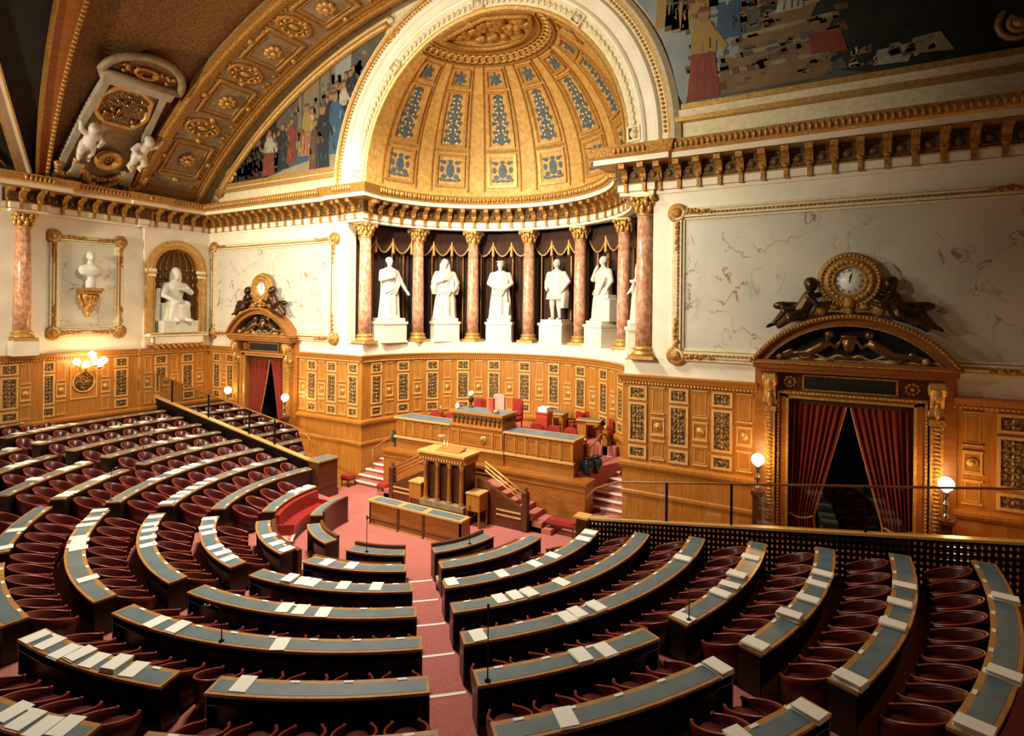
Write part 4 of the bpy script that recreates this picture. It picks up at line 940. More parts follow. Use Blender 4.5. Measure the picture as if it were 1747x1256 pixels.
for x,sx,l in ((DOOR,-1,'dark bronze cherub reclining right of the clock over the right doorway'),(-DOOR,1,'dark bronze cherub reclining left of the clock over the left doorway'),(-DOOR,-1,'dark bronze cherub reclining right of the clock over the left doorway')):
    c=c1.copy(); C.objects.link(c); c.location=(x,0,7.43); c.scale=(sx,1,1); c['label']=l
# globe lamps beside the doorways
def lampproto():
    t=thing('globe_lamp','','lamp')
    m=MB(); m.ell((0,0,2.27),.175,20,14); m.build('globe','globe',t)
    m=MB(); m.lathe([(.0,1.38),(.10,1.40),(.05,1.48),(.035,1.62),(.07,1.70),(.075,1.78),(.04,1.84),(.05,1.95),(.10,2.05),(.11,2.10),(.0,2.12)],16); m.build('stem','chrome',t)
    m=MB(); m.box(-.16,.16,-.16,.16,0,.12); m.box(-.12,.12,-.12,.12,.12,1.26); m.box(-.16,.16,-.16,.16,1.26,1.38); m.build('pedestal','walnutd',t)
    return t
lp=lampproto(); LAMPS=[(10.35,'left of the right doorway'),(14.75,'right of the right doorway'),(-10.35,'right of the left doorway'),(-14.75,'left of the left doorway')]
for i,(x,l) in enumerate(LAMPS):
    lab='lit white globe lamp on a post '+l
    if i==0: lp.location=(x,-.66,.96); lp['label']=lab; lp['group']='globe lamps by the doorways'
    else: dup(lp,(x,-.66,.96),0,lab)
# chandelier sconce with globes on the left wall
TS=lambda s,o,z: Matrix(((lt[0],ln[0],0,LW(s,o)[0]),(lt[1],ln[1],0,LW(s,o)[1]),(0,0,1,z),(0,0,0,1)))
sc=wthing('wall_sconce','gilt wall sconce with six lit globes below the bust on the left wall','lamp',LW(6.0,0,4.8))
T=TS(6.0,0,0); m=MB(); m.lathe([(.0,-.02),(.25,0),(.2,.1),(.05,.15),(0,.15)],14,Matrix.Translation(Vector(LW(6,-.1,4.6)))@T.to_3x3().to_4x4()@Matrix.Rotation(-pi/2,4,'X'))
GL=[(-.55,.42,4.98),(.55,.42,4.98),(-.28,.62,4.86),(.28,.62,4.86),(0,.55,5.28),(.05,.75,4.98)]
for a,o,z in GL:
    m.tube([tuple(T@Vector(p)) for p in ((0,-.05,4.62),(a*.4,o*.5,4.45),(a,o,4.6),(a,o,z-.15))],.025,6)
    m.lathe([(.03,-.24),(.09,-.19),(.10,-.15),(0,-.14)],10,T@Matrix.Translation((a,o,z)))
m.build('bracket_arm','goldb',sc)
for a,o,z in GL: g=MB(); g.ell(tuple(T@Vector((a,o,z))),.155,16,12); g.build('globe','globe',sc)
# bust on gilt bracket
m=MB(); m.lathe([(.20,.0),(.20,.34),(.14,.38),(.13,.5)],14)
m.loft([ringe((0,0,.5),.16,.13,16),ringe((0,0,.62),.42,.20,16),ringe((0,0,.82),.50,.24,16),ringe((0,0,1.0),.40,.2,16),ringe((0,0,1.08),.15,.14,16),ringe((0,-.02,1.22),.13,.13,16)])
m.ell((0,-.04,1.42),(.165,.2,.235),14,10); m.ell((0,-.24,1.40),(.035,.05,.06)); m.ell((0,.02,1.52),(.175,.2,.16)); m.ell((0,-.18,1.30),(.08,.06,.06))
for x in (-.17,.17): m.ell((x,.0,1.42),(.03,.05,.06))
b=m.build('bust','statue',voxel=.025); q=LW(5.98,.32); b.location=(q[0],q[1],8.28); b.rotation_euler=(0,0,radians(80)); tag(b,'white marble bust on a gilt bracket, left wall','bust')
br=wthing('wall_bracket','gilt carved wall bracket carrying the marble bust','bracket',LW(5.98,0,8.2))
T=TS(5.98,0,0); m=MB(); m.box(-.42,.42,-.1,.62,8.14,8.28,T); m.box(-.36,.36,-.1,.54,8.02,8.14,T); m.build('shelf','gold',br)
m=MB(); m.loft([[tuple(T@Vector((w*cos(2*pi*i/12),o+o*sin(2*pi*i/12)-.08,z))) for i in range(12)] for w,o,z in ((.34,.26,8.02),(.30,.22,7.8),(.26,.2,7.6),(.20,.15,7.3),(.08,.08,7.0))]); 
for k in range(14): m.ell(tuple(T@Vector((rnd.uniform(-.28,.28)*(1-.05*k),.40-.02*k,7.95-.06*k))),(.08,.08,.09),7,5)
for s in (-1,1): m.tube([tuple(T@Vector((s*(.34+.06*sin(i*.7)),.2,8.0-.07*i))) for i in range(9)],.05,6)
m.build('corbel','goldb',br)
# niche
nt=wthing('niche','arched gilt niche framing the seated statue on the left wall','niche',LW(1.85,0,5.9))
def nring(m,r0_,r1_,o0,o1,zs,n=24):
    pts=[(-1,None)]+[(1,180-180*i/n) for i in range(n+1)]+[(2,None)]
    vs=[];fs=[]
    for kd,a in pts:
        for r,o in ((r0_,o0),(r1_,o0),(r1_,o1),(r0_,o1)):
            if kd==-1: p=(-r,o,zs)
            elif kd==2: p=(r,o,zs)
            else: p=(r*cos(radians(a)),o,9.3+r*sin(radians(a)))
            vs.append(tuple(TN@Vector(p)))
    for i in range(len(pts)-1):
        for j in range(4): fs.append((i*4+j,i*4+(j+1)%4,i*4+4+(j+1)%4,i*4+4+j))
    m.add(vs,fs)
TN=TS(1.85,0,0)
m=MB(); nring(m,1.17,1.30,-.05,.10,6.1); nring(m,1.30,1.52,-.02,.16,6.1); m.build('arch_frame','goldp',nt)
m=MB(); nring(m,1.52,1.58,-.02,.2,6.1); nring(m,1.15,1.19,-.05,.14,6.1)
for s in (-1,1): m.box(*sorted((s*1.10,s*1.62)),-.04,.24,9.12,9.22,TN)
m.build('gilt_moulding','goldb',nt)
m=MB()
for s in (-1,1): m.box(*sorted((s*1.10,s*1.60)),-.04,.20,9.22,9.36,TN); m.box(*sorted((s*1.12,s*1.58)),-.04,.18,8.98,9.12,TN)
m.build('impost','stone',nt)
m=MB(); m.smooth=True; vs=[];fs=[]; n=20
rows=[(6.1,1.0,0)]+[(9.3+1.17*sin(radians(e)),cos(radians(e)),e) for e in range(0,91,10)]
for z,k,e in rows:
    for i in range(n+1): a=pi*i/n; vs.append(tuple(TN@Vector((1.17*k*cos(a),-.95*k*sin(a),z))))
for j in range(len(rows)-1):
    for i in range(n): a=j*(n+1)+i; fs.append((a,a+1,a+n+2,a+n+1))
m.add(vs,fs); m.build('recess','golddk',nt)
m=MB()
for i in range(1,10):
    a=pi*i/10; m.tube([tuple(TN@Vector((1.14*k*cos(a),-.92*k*sin(a),z))) for z,k,e in rows[1:-1]],.035,6)
    m.ell(tuple(TN@Vector((1.1*cos(a),-.88*sin(a),9.4))),.07)
    for z in (9.0,8.6,8.2): m.ell(tuple(TN@Vector((1.12*cos(a),-.9*sin(a),z))),(.08,.05,.12),7,5)
m.build('shell_rib','goldb',nt)
m=MB(); m.box(-1.55,1.55,-.3,.42,5.98,6.14,TN); m.box(-1.35,1.35,-.1,.36,5.55,5.98,TN); 
m.build('sill','stone',nt)
m=MB()
for i in range(9): m.cap(tuple(TN@Vector((-1.25+i*.3,.30,5.55))),.10,tuple(TN@Vector((-1.05+i*.3,.26,5.40))),.09)
m.box(-1.5,1.5,-.1,.44,6.06,6.11,TN); m.box(-1.45,1.45,-.1,.40,5.55,5.60,TN)
for s in (-1,1): rectframe(m,TN@Matrix.Translation((s*1.42,.40,5.8)),.3,.32,.04,.05)
m.build('sill_gadroon','goldb',nt)
# seated statue
m=MB(); m.box(-.82,.82,-.55,.5,0,.55); m.box(-.66,.62,-.1,.5,.55,1.35)
m.loft([ringe((0,.10,1.2),.42,.36,18,.04),ringe((0,.08,1.6),.36,.28,18,.04),ringe((0,.05,2.0),.44,.30,18),ringe((0,.05,2.28),.40,.25,18),ringe((0,.05,2.4),.15,.14,18)])
for x in (-.22,.22): m.cap((x,.1,1.3),.25,(x*1.25,-.45,1.28),.19); m.cap((x*1.25,-.45,1.28),.18,(x*1.2,-.40,.66),.14)
m.loft([ringe((0,-.30,.52),.56,.34,20,.1),ringe((0,-.32,.9),.50,.32,20,.09,.5),ringe((0,-.3,1.3),.46,.36,20,.06,1)])
m.cap((.2,-.6,.58),.11,(.32,-.85,.56),.08); m.cap((-.2,-.55,.58),.11,(-.22,-.75,.56),.08)
m.cap((-.42,.05,2.15),.16,(-.62,-.20,1.70),.13); m.cap((-.62,-.2,1.7),.12,(-.35,-.50,1.48),.08)
m.cap((.42,.05,2.15),.16,(.60,-.25,1.85),.13); m.cap((.6,-.25,1.85),.12,(.12,-.42,2.0),.08)
for k in range(4): m.cap((-.3+.03*k,-.55,1.46),.03,(-.18+.03*k,-.64,1.40),.022,n=6); m.cap((.10,-.44,2.02-.03*k),.03,(-.02,-.48,2.06-.03*k),.022,n=6)
m.cap((0,.04,2.38),.12,(0,-.02,2.56),.11); m.ell((0,-.05,2.74),(.17,.2,.23),14,10); m.ell((0,-.25,2.72),(.035,.05,.06)); m.ell((0,.02,2.84),(.20,.22,.18)); m.ell((0,-.17,2.56),(.13,.12,.16))
for x in (-.18,.18): m.cap((x,.0,2.75),.09,(x*1.15,.02,2.45),.09)
m.cap((-.75,.2,.5),.10,(-.68,.15,1.9),.14)
st=m.build('seated_statue','statue',voxel=.032); q=LW(1.85,-.05); st.location=(q[0],q[1],6.14); st.rotation_euler=(0,0,radians(90)+PHI); st.scale=(1.15,1.0,1.12); tag(st,'white marble statue of a seated robed bearded man in the niche','statue')
PAPERS=[(1,-176.7,0.05,1),(1,-171.2,0.05,1),(1,-166.6,0.05,2),(1,-114.3,-0.05,1),(1,-105.7,-0.05,1),(1,-98.1,-0.05,1),(1,-78.7,-0.01,1),(1,-69.9,-0.02,1),(2,-131.5,0.05,1),(2,-124.6,0.05,1),(2,-119.9,-0.02,1),(2,-108.9,-0.0,1),(2,-104.1,-0.04,1),(2,-99.6,-0.01,1),(2,-78.1,-0.01,4),(2,-75.1,-0.05,1),(2,-74.7,-0.05,1),(2,-65.3,-0.05,1),(2,-58.0,-0.05,1),(2,-41.6,-0.05,1),(2,-29.7,0.01,1),(2,-20.2,0.0,1),(2,-13.4,-0.04,1),(2,-0.1,0.05,3),(2,4.5,0.05,4),(3,-176.9,0.05,1),(3,-170.6,0.05,1),(3,-160.3,0.05,1),(3,-156.7,0.05,1),(3,-152.7,0.05,1),(3,-148.9,0.05,1),(3,-146.0,0.05,1),(3,-140.5,0.05,3),(3,-131.4,-0.01,1),(3,-126.6,-0.02,1),(3,-122.9,-0.05,1),(3,-118.4,-0.04,1),(3,-114.1,-0.03,1),(3,-70.4,-0.02,1),(3,-67.6,-0.01,1),(3,-63.8,0.03,1),(3,-35.9,-0.04,1),(3,-33.2,-0.05,1),(3,-30.9,0.05,4),(3,-23.7,-0.05,1),(4,-170.1,0.05,1),(4,-166.3,0.05,1),(4,-163.8,0.05,1),(4,-161.3,0.05,1),(4,-159.0,0.05,1),(4,-153.9,0.05,1),(4,-133.4,0.02,3),(4,-129.1,-0.02,2),(4,-126.4,0.05,1),(4,-120.3,0.02,1),(4,-120.0,-0.05,1),(4,-116.8,0.01,1),(4,-116.7,-0.05,1),(4,-101.7,-0.05,1),(4,-82.2,0.03,1),(4,-78.7,0.01,2),(4,-65.0,0.04,1),(4,-42.6,0.01,1),(4,-31.1,0.05,2),(4,-29.4,0.03,3),(4,-26.3,0.02,3),(4,-4.7,0.02,3),(5,-173.9,0.05,2),(5,-151.2,-0.02,1),(5,-149.4,-0.01,1),(5,-141.8,-0.05,1),(5,-139.9,-0.05,2),(5,-124.3,-0.04,1),(5,-117.4,-0.05,1),(5,-88.3,0.03,1),(5,-86.0,-0.0,1),(5,-83.1,0.05,2),(5,-81.5,-0.03,2),(5,-79.4,0.0,1),(5,-76.9,-0.04,4),(5,-74.9,-0.03,1),(5,-64.4,-0.05,1),(5,-34.9,0.05,4),(5,-32.3,0.05,2),(5,-21.3,0.02,1),(5,-13.7,0.01,3),(5,-11.4,0.01,5),(5,-7.9,-0.05,4),(5,-1.4,-0.04,2),(6,-178.2,0.05,1),(6,-175.3,0.05,2),(6,-171.9,0.05,2),(6,-155.7,0.05,2),(6,-153.1,-0.0,1),(6,-151.9,0.05,1),(6,-145.3,-0.05,5),(6,-77.3,-0.05,1),(6,-75.6,0.02,2),(6,-74.0,0.04,1),(6,-73.4,-0.05,1),(6,-40.2,0.01,2),(6,-27.0,0.05,5),(6,-22.2,0.02,4),(6,-15.3,-0.02,9),(6,-10.6,0.02,3),(6,-6.6,0.0,2),(6,-3.8,0.03,3),(7,-181.5,0.05,2),(7,-178.5,0.05,1),(7,-176.3,0.05,2),(7,-152.7,-0.04,1),(7,-151.7,-0.0,1),(7,-149.8,-0.05,2),(7,-32.2,-0.05,3),(7,-27.0,0.05,5),(7,-22.5,0.05,9),(7,-12.3,-0.01,4),(7,-8.0,-0.03,3),(7,-4.5,-0.02,5),(8,-180.0,0.05,2),(8,-176.9,0.05,2),(8,-174.1,0.05,1),(8,-172.2,0.05,2),(8,-157.6,0.05,2),(8,-155.9,0.05,3),(8,-22.4,0.05,9),(8,-15.6,0.04,5),(8,-4.1,0.04,5),(9,-169.0,0.05,1),(9,-167.4,0.05,2),(9,-166.1,0.05,1),(9,-164.9,0.05,1),(9,-163.6,0.05,1),(9,-161.7,0.05,2)]
# ---------------------------------------------------------------- amphitheatre
OC=(.114,-3.836); FL=-.15
RK=lambda k:3.349+1.4911*k
ZK=lambda k:.6767+.20934*k-.00234*k*k
FK=lambda k:(FL if k<=0 else ZK(k)-.76)
WD=.427; NK=11
AIS=[-46.8,-91.3,-136.6]; AIS2=[-24.3,-68.9,-113.8,-158.2]; HW=.37
P2=lambda r,a,z=0:(OC[0]+r*cos(radians(a)),OC[1]+r*sin(radians(a)),z)
YR=-2.95
def sectors(k):
    r=RK(k); top=degrees(math.asin(max(-1,min(1,(YR-OC[1])/r))))
    if k==0: top=-3.5
    if k==1: top=0
    ed=sorted(AIS+(AIS2 if k>=5 else []),reverse=True); dg=degrees(HW/r)
    if k<=1: dg=degrees((.45 if k==1 else .42)/r)
    b=[top]+[x for e in ed for x in (e+dg,e-dg)]+[-180-top if k>1 else -177.5]
    S=[(b[i+1],b[i]) for i in range(0,len(b),2)]      # (a0 low, a1 high) from right rail to left rail
    return S[::-1]                                    # from the left rail
# floor: well, tiers, aisle steps
m=MB(); m.box(-6.2,6.2,-9.2,0.02,FL-.3,FL); 
struct(m.build('floor','carpet'),'rose red carpet of the well floor')
m=MB()
for k in range(1,NK+3):
    r0_=RK(k)-WD+.03; r1_=RK(k+1)-WD+.03; top=degrees(math.asin(max(-1,min(1,(YR+.1-OC[1])/r1_)))); m.arc(OC,-180-top,top,r0_,r1_+.02,FL-.4,FK(k),72)
struct(m.build('floor_tiers','carpet'),'rose red carpeted tiers of the hemicycle')
m=MB(); n=MB()
for a in AIS+AIS2:
    for k in range(1 if a in AIS else 5,NK+1):
        r0_=RK(k)-1.05; r1_=RK(k+1)-1.05; dg=degrees(HW/((r0_+r1_)/2))
        if not inview(P2(r0_,a,FK(k)),300): continue
        m.arc(OC,a-dg*1.02,a+dg*1.02,r0_,r1_,FK(k)-.3,FK(k)+.005,3); n.arc(OC,a-dg,a+dg,r0_-.02,r0_+.05,FK(k)-.045,FK(k)+.012,3)
o=struct(m.build('floor_aisles','carpet'),'red carpeted aisle steps between the desk blocks'); n.build('step_nosing','step',o)
# passages behind the side railings
def ramp(x): x=abs(x); return FL if x<6.2 else FL+(.95-FL)*min(1,(x-6.2)/4.2)
for s,nm in ((-1,'floor_passage_left'),(1,'floor_passage_right')):
    m=MB(); vs=[];fs=[]; xs=[5.9+.4*i for i in range(30)]
    for x in xs: vs+=[(s*x,-2.86,ramp(x)),(s*x,.02,ramp(x))]
    for i in range(len(xs)-1): fs.append((2*i,2*i+2,2*i+3,2*i+1))
    m.add(vs,fs); struct(m.build(nm,'walnut'),'side passage floor along the front wall')
# chair prototype (faces -y = towards the front when rz set); origin on the floor
def chairproto():
    t=thing('tub_chair','','chair'); n=30; YS=1.42
    m=MB(); m.lathe([(.0,.30),(.24,.31),(.255,.36),(.25,.43),(.20,.465),(0,.475)],20,Matrix.Translation((0,-.02,0))@Matrix.Diagonal((1.02,1.35,1,1))); m.build('seat','seatred',t)
    m=MB(); m.smooth=True; vs=[];fs=[]; rim=[]
    for i in range(n+1):
        f=i/n; a=radians(-138+276*f); c=max(0,cos(a*.65)); h=.50+.30*c**1.4; fl=1+.10*(1-c)
        x,y=sin(a),cos(a)
        ro,ri=.315*fl,.255*fl; lean=.05*c
        for r,z in ((ro-.03,.10),(ro,.35),(ro+lean,h-.02),((ro+ri)/2+lean,h+.015),(ri+lean,h-.02),(ri,.38)): vs.append((r*x*.93,r*y*YS-.02,z))
        rim.append((((ro+ri)/2+lean)*x*.93,((ro+ri)/2+lean)*y*YS-.02,h+.01))
    for i in range(n):
        for j in range(5): fs.append((i*6+j,(i+1)*6+j,(i+1)*6+j+1,i*6+j+1))
    fs+=[tuple(range(6)),tuple(n*6+j for j in reversed(range(6)))]
    m.add(vs,fs); m.build('backrest','red',t)
    m=MB(); m.tube(rim,.022,7); m.ell(rim[0],.034,8,6); m.ell(rim[-1],.034,8,6); m.build('rim_highlight','redrim',t)  # lighter red tube paints the lit edge of the backrest
    m=MB(); m.lathe([(.27,.10),(.26,.30),(.0,.31)],18,Matrix.Diagonal((1,1.3,1,1))); m.build('plinth','desk',t)
    for sx in (-.18,.18):
        for sy in (-.18,.18): g=MB(); g.tube([(sx,sy,0),(sx,sy,.12)],[.018,.026],6); g.build('leg','desk',t)
    return t
chair0=chairproto(); chair_used=[False]
def chairat(x,y,z,rz,label,group):
    if not chair_used[0]:
        chair_used[0]=True; chair0.location=(x,y,z); chair0.rotation_euler=(0,0,rz); chair0['label']=label; chair0['group']=group; return chair0
    return dup(chair0,(x,y,z),rz,label,group)
plate=MB(); plate.box(-.075,.075,-.028,.028,0,.012); plate_me=None
NAMES8=['first','second','third','fourth','fifth','sixth','seventh','eighth']
ROWN=lambda k:ORD[k+1]+' row'
# visibility of chairs: count only those in frame, nearest first
CH=[]; SEC={}
for k in range(0,NK):
    for si,(a0,a1) in enumerate(sectors(k)):
        r=RK(k); pts=[P2(r-.2,a0+(a1-a0)*i/8,ZK(k)) for i in range(9)]
        if not any(inview(p,10) for p in pts): continue
        nsec=len(sectors(k)); blk=f'{NAMES8[si]} block from left rail'
        SEC[(k,si)]=(a0,a1)
        mid=P2(r-.2,(a0+a1)/2,FK(k)); zt=ZK(k); zf=FK(k) if k else FL
        d=wthing('curved_desk',f'curved desk with slate blue leather top, {ROWN(k)}, {blk}','desk',mid,'curved desks of the hemicycle')
        e=degrees(.0); ri,ro=r-WD,r
        m=MB(); m.arc(OC,a0,a1,ri,ro,zt-.045,zt); m.build('desk_top','deskw',d)
        ia=degrees(.055/r); m=MB(); m.arc(OC,a0+ia,a1-ia,ri+.085,ro-.06,zt-.002,zt+.004); m.build('leather_inlay','blue',d)
        m=MB(); m.arc(OC,a0+ia*.4,a1-ia*.4,ri+.02,ri+.055,zf,zt-.04); m.build('front_panel','desk',d)
        m=MB(); m.arc(OC,a0+ia*.4,a1-ia*.4,ro-.20,ro-.175,zf,zt-.06); m.build('knee_panel','desk',d)
        m=MB(); m.arc(OC,a0+ia*.4,a1-ia*.4,ri+.05,ro-.02,zt-.20,zt-.18); m.build('shelf','desk',d)
        for aa,bb in ((a0,a0+ia*.7),(a1-ia*.7,a1)): m=MB(); m.arc(OC,aa,bb,ri+.015,ro-.02,zf,zt-.045,1); m.build('end_panel','desk',d)
        if k==0:
            m=MB(); m.arc(OC,a0,a1,ri-.05,ri+.02,zf,zt+.07); m.arc(OC,a0,a1,ri-.06,ri+.03,zt+.05,zt+.09); m.build('front_ledge','walnutd',d)
        ln_=radians(a1-a0)*r; ns=max(1,int(ln_/.74)); 
        if k>=1:
            for i in range(ns):
                a=a0+(a1-a0)*(i+.5)/ns; x,y,z=P2(ri+.045,a,zt); 
                if plate_me is None: po=plate.build('name_plate','paper'); plate_me=po.data
                else: po=bpy.data.objects.new('name_plate',plate_me); C.objects.link(po)
                po.parent=d; po.location=(x-mid[0],y-mid[1],zt-mid[2]); po.rotation_euler=(0,0,radians(a)+pi/2)
        # seats stand behind (outside) the desk, facing it
        if k>=1 and k<NK-1:
            z=FK(k); rc=r+.58; ns=max(1,int(radians(a1-a0)*rc/.70))
            if k==1: pass
            for i in range(ns):
                a=a0+(a1-a0)*(i+.5)/ns; x,y,zz=P2(rc,a,z)
                if not inview((x,y,z+.7),-4) or x<-W+.55: continue
                dist=(Vector((x,y,z))-CAM).length
                CH.append((dist,x,y,z,radians(a)-pi/2,k,si,ns-i,ns))
CH.sort(); 
for dist,x,y,z,rz,k,si,i,ns in CH[:299]:
    chairat(x,y,z,rz+rnd.uniform(-.08,.08),f'red leather tub chair, {ORD[i]} from left in {ROWN(k)}, {NAMES8[si]} block from left rail','tub chairs of the hemicycle')
print('chairs',len(CH))
# papers
pm={}
def paper(k,a,o,h):
    key=h
    r=RK(k)-WD/2+o; x,y,z=P2(r,a,ZK(k)+.0045)
    if key not in pm:
        m=MB(); n=h if h<9 else 7; t=.016 if h>1 else .012
        for i in range(n):
            dx,dy=rnd.uniform(-.012,.012),rnd.uniform(-.015,.015); w,l=(.135,.195)
            T=Matrix.Translation((dx,dy,i*t))@Matrix.Rotation(rnd.uniform(-.05,.05),4,'Z'); m.box(-w,w,-l,l,0,t*.94,T)
        ob=m.build('paper_stack','paper'); pm[key]=ob.data
    else:
        ob=bpy.data.objects.new('paper_stack',pm[key]); C.objects.link(ob)
    ob.location=(x,y,z); ob.rotation_euler=(0,0,radians(a)-pi/2+rnd.uniform(-.1,.1)); return ob
bysec={}
for k,a,o,h in PAPERS:
    if a<-181: continue
    for (kk,si),(a0,a1) in SEC.items():
        if kk==k and a0-3<a<a1+3:
            ia=degrees(.16/RK(k)); bysec.setdefault((k,si),[]).append((min(max(a,a0+ia),a1-ia),o,h)); break
for (k,si),L in bysec.items():
    L.sort(); last=-999; lst=[]
    for a,o,h in L:
        g=degrees(.285/RK(k))
        if a-last<g: a=last+g
        last=a
        if a<SEC[(k,si)][1]: lst.append((a,o,h))
    for i,(a,o,h) in enumerate(lst):
        ob=paper(k,a,o,h); nm='flat white papers' if h==1 else ('thin white paper stack' if h<4 else 'thick white paper stack')
        w=('only one' if len(lst)==1 else f'{ORD[i+1]} from left')
        tag(ob,f'{nm}, {w} on {ROWN(k)} desk, {NAMES8[si]} block from left rail','papers','papers on the curved desks')
# microphones on desks
def mic(x,y,z,h,rz,label,bent=True):
    t=thing('microphone','' ,'microphone'); m=MB(); m.lathe([(.05,0),(.05,.02),(.012,.03),(.010,h*.55),(.0,h*.55)],10); m.build('stand','iron',t)
    m=MB()
    if bent: pts=[(0,0,h*.5),(0,0,h*.8),(0,-.04,h*.93),(0,-.14,h),(0,-.26,h*.99)]
    else: pts=[(0,0,h*.5),(0,0,h*.95)]
    m.tube(pts,.009,6); m.build('gooseneck','iron',t)
    m=MB(); e=Vector(pts[-1]); d=(e-Vector(pts[-2])).normalized(); m.cap(e,.017,e+d*.09,.02); m.ell(tuple(e+d*.1),.024,8,6); m.build('capsule','chrome' if bent else 'iron',t)
    t.location=(x,y,z); t.rotation_euler=(0,0,rz); t['label']=label; t['group']='desk microphones'
    return t
ML=[(0,-73.1,.95,False,'straight black microphone on the front desk left of the centre right aisle'),(0,-20,1.05,False,'straight black microphone on the small front desk nearest the stairs'),(5,-43.9,1.15,False,'tall black microphone at the aisle end of the sixth row desk'),(5,-21.3,1.0,False,'black microphone at the lower end of the sixth row desk near the right rail'),(4,-71.8,.62,True,'gooseneck microphone with nickel head on the fifth row desk, lower centre'),(5,-161.6,.95,True,'gooseneck microphone in the left block near the upper aisle'),(4,-139.9,.95,True,'gooseneck microphone by the left middle aisle, fifth row'),(5,-116.4,1.2,True,'gooseneck microphone at the lower left edge of the frame')]
for k,a,h,bent,l in ML:
    x,y,z=P2(RK(k)-.09,a,ZK(k)); mic(x,y,z,h,radians(a)-pi/2+(pi/2 if bent else 0),l,bent)
# side railings with glass
def zr(x): return 1.35+(abs(x)-5.9)*.14
for s,nm in ((-1,'left'),(1,'right')):
    t=wthing('side_railing',f'dark lattice railing with wooden top rail and glass screen on the {nm} of the seats','railing',(s*11,-2.8,1.0))
    xs=[6.0+i*.5 for i in range(24)]
    def strip(m,dy,za,zb):
        vs=[];fs=[]
        for x in xs: vs+=[(s*x,-2.8-dy,zr(x)+za),(s*x,-2.8+dy,zr(x)+za),(s*x,-2.8+dy,zr(x)+zb),(s*x,-2.8-dy,zr(x)+zb)]
        n=len(xs)-1
        for i in range(n):
            for j in range(4): fs.append((i*4+j,i*4+(j+1)%4,i*4+4+(j+1)%4,i*4+4+j))
        fs+=[(0,1,2,3),(n*4+3,n*4+2,n*4+1,n*4)]; m.add(vs,fs)
    m=MB(); strip(m,.11,-.06,.0); m.build('top_rail','oakl',t)
    m=MB(); strip(m,.05,-1.35,-1.10)
    for j in range(7): strip(m,.03,-1.02+j*.145,-.945+j*.145)
    m.build('lattice_bar','desk',t)
    bm_=None
    for i in range(95):
        x=6.05+i*.119
        if bm_ is None: m=MB(); m.box(-.038,.038,-.03,.03,-1.2,-.05); bo=m.build('baluster','desk'); bm_=bo.data
        else: bo=bpy.data.objects.new('baluster',bm_); C.objects.link(bo)
        bo.parent=t; bo.location=(s*x-s*11,0,zr(x)-1.0)
    m=MB(); vs=[]; 
    m.add([(s*6.3,-2.8,zr(6.3)),(s*17.3,-2.8,zr(17.3)),(s*17.3,-2.8,zr(17.3)+1.08),(s*6.9,-2.8,zr(6.9)+1.05)],[(0,1,2,3)]); m.build('glass_pane','glass',t)
    m=MB(); m.tube([(s*5.9,-2.8,zr(5.9)+.55),(s*6.2,-2.8,zr(6.2)+.85),(s*6.9,-2.8,zr(6.9)+1.06),(s*17.3,-2.8,zr(17.3)+1.10)],.03,8); m.build('handrail','walnut',t)
    for x in (8.3,10.0,13.0,16.0): m=MB(); m.box(s*x-.03,s*x+.03,-2.83,-2.77,zr(x),zr(x)+1.08); m.build('glass_post','iron',t)
for s,nm in ((-1,'left'),):
    t=wthing('end_pedestal','mahogany end pedestal with slate blue top at the foot of the left railing','pedestal',(s*5.75,-2.4,FL))
    m=MB(); m.box(-6.05,-5.45,-2.92,-1.95,FL,1.34); m.box(-6.08,-5.42,-2.95,-1.92,FL,.12); m.box(-6.07,-5.43,-2.94,-1.93,.30,.34); m.build('body','walnutd',t)
    m=MB(); m.box(-6.1,-5.4,-2.97,-1.9,1.34,1.40); m.build('cap','deskw',t); m=MB(); m.box(-6.04,-5.46,-2.9,-1.97,1.40,1.405); m.build('leather_inlay','blue',t)
t=wthing('end_pedestal','narrow dark newel at the foot of the right railing','pedestal',(5.8,-2.8,FL))
m=MB(); m.box(5.65,5.98,-2.95,-2.65,FL,1.32); m.box(5.6,6.02,-3.0,-2.6,FL,.1); m.build('body','walnutd',t); m=MB(); m.box(5.58,6.04,-3.02,-2.58,1.32,1.38); m.build('cap','oakl',t)
# curved sofa of the left front block
a0,a1=-176.5,-140.5; r=RK(1)-WD
t=wthing('curved_sofa','long curved red leather sofa in front of the second desk row, left block','sofa',P2(r-.35,-158,FL))
m=MB(); m.arc(OC,a0,a1,r-.62,r-.12,FL+.26,FL+.42); m.arc(OC,a0,a1,r-.60,r-.14,FL+.42,FL+.47); m.build('seat','redb',t)
m=MB(); m.arc(OC,a0,a1,r-.16,r+.0,FL+.3,ZK(1)-.10); m.build('backrest','redb',t)
m=MB(); m.arc(OC,a0,a1,r-.58,r-.05,FL,FL+.26); m.build('plinth','desk',t)
m=MB(); m.arc(OC,a0-.8,a0,r-.62,r,FL,FL+.62,1); m.build('armrest','redb',t); m=MB(); m.arc(OC,a1,a1+.8,r-.62,r,FL,FL+.62,1); m.build('armrest','redb',t)
for nm,a0,a1 in (('left of the centre left aisle',-133.5,-95),('in the middle block behind the first desk row',-87.5,-54),('in the right block behind the first desk row',-41,-6)):
    t=wthing('bench','low rose padded bench '+nm,'bench',P2(r-.35,(a0+a1)/2,FL),'front benches'); m=MB(); m.arc(OC,a0,a1,r-.50,r-.12,FL+.30,FL+.44); m.build('seat','pink',t); m=MB(); m.arc(OC,a0,a1,r-.48,r-.14,FL,FL+.30); m.build('plinth','desk',t); m=MB(); m.arc(OC,a0,a1,r-.15,r-.02,FL+.3,ZK(1)-.02); m.build('backrest','walnutd',t)
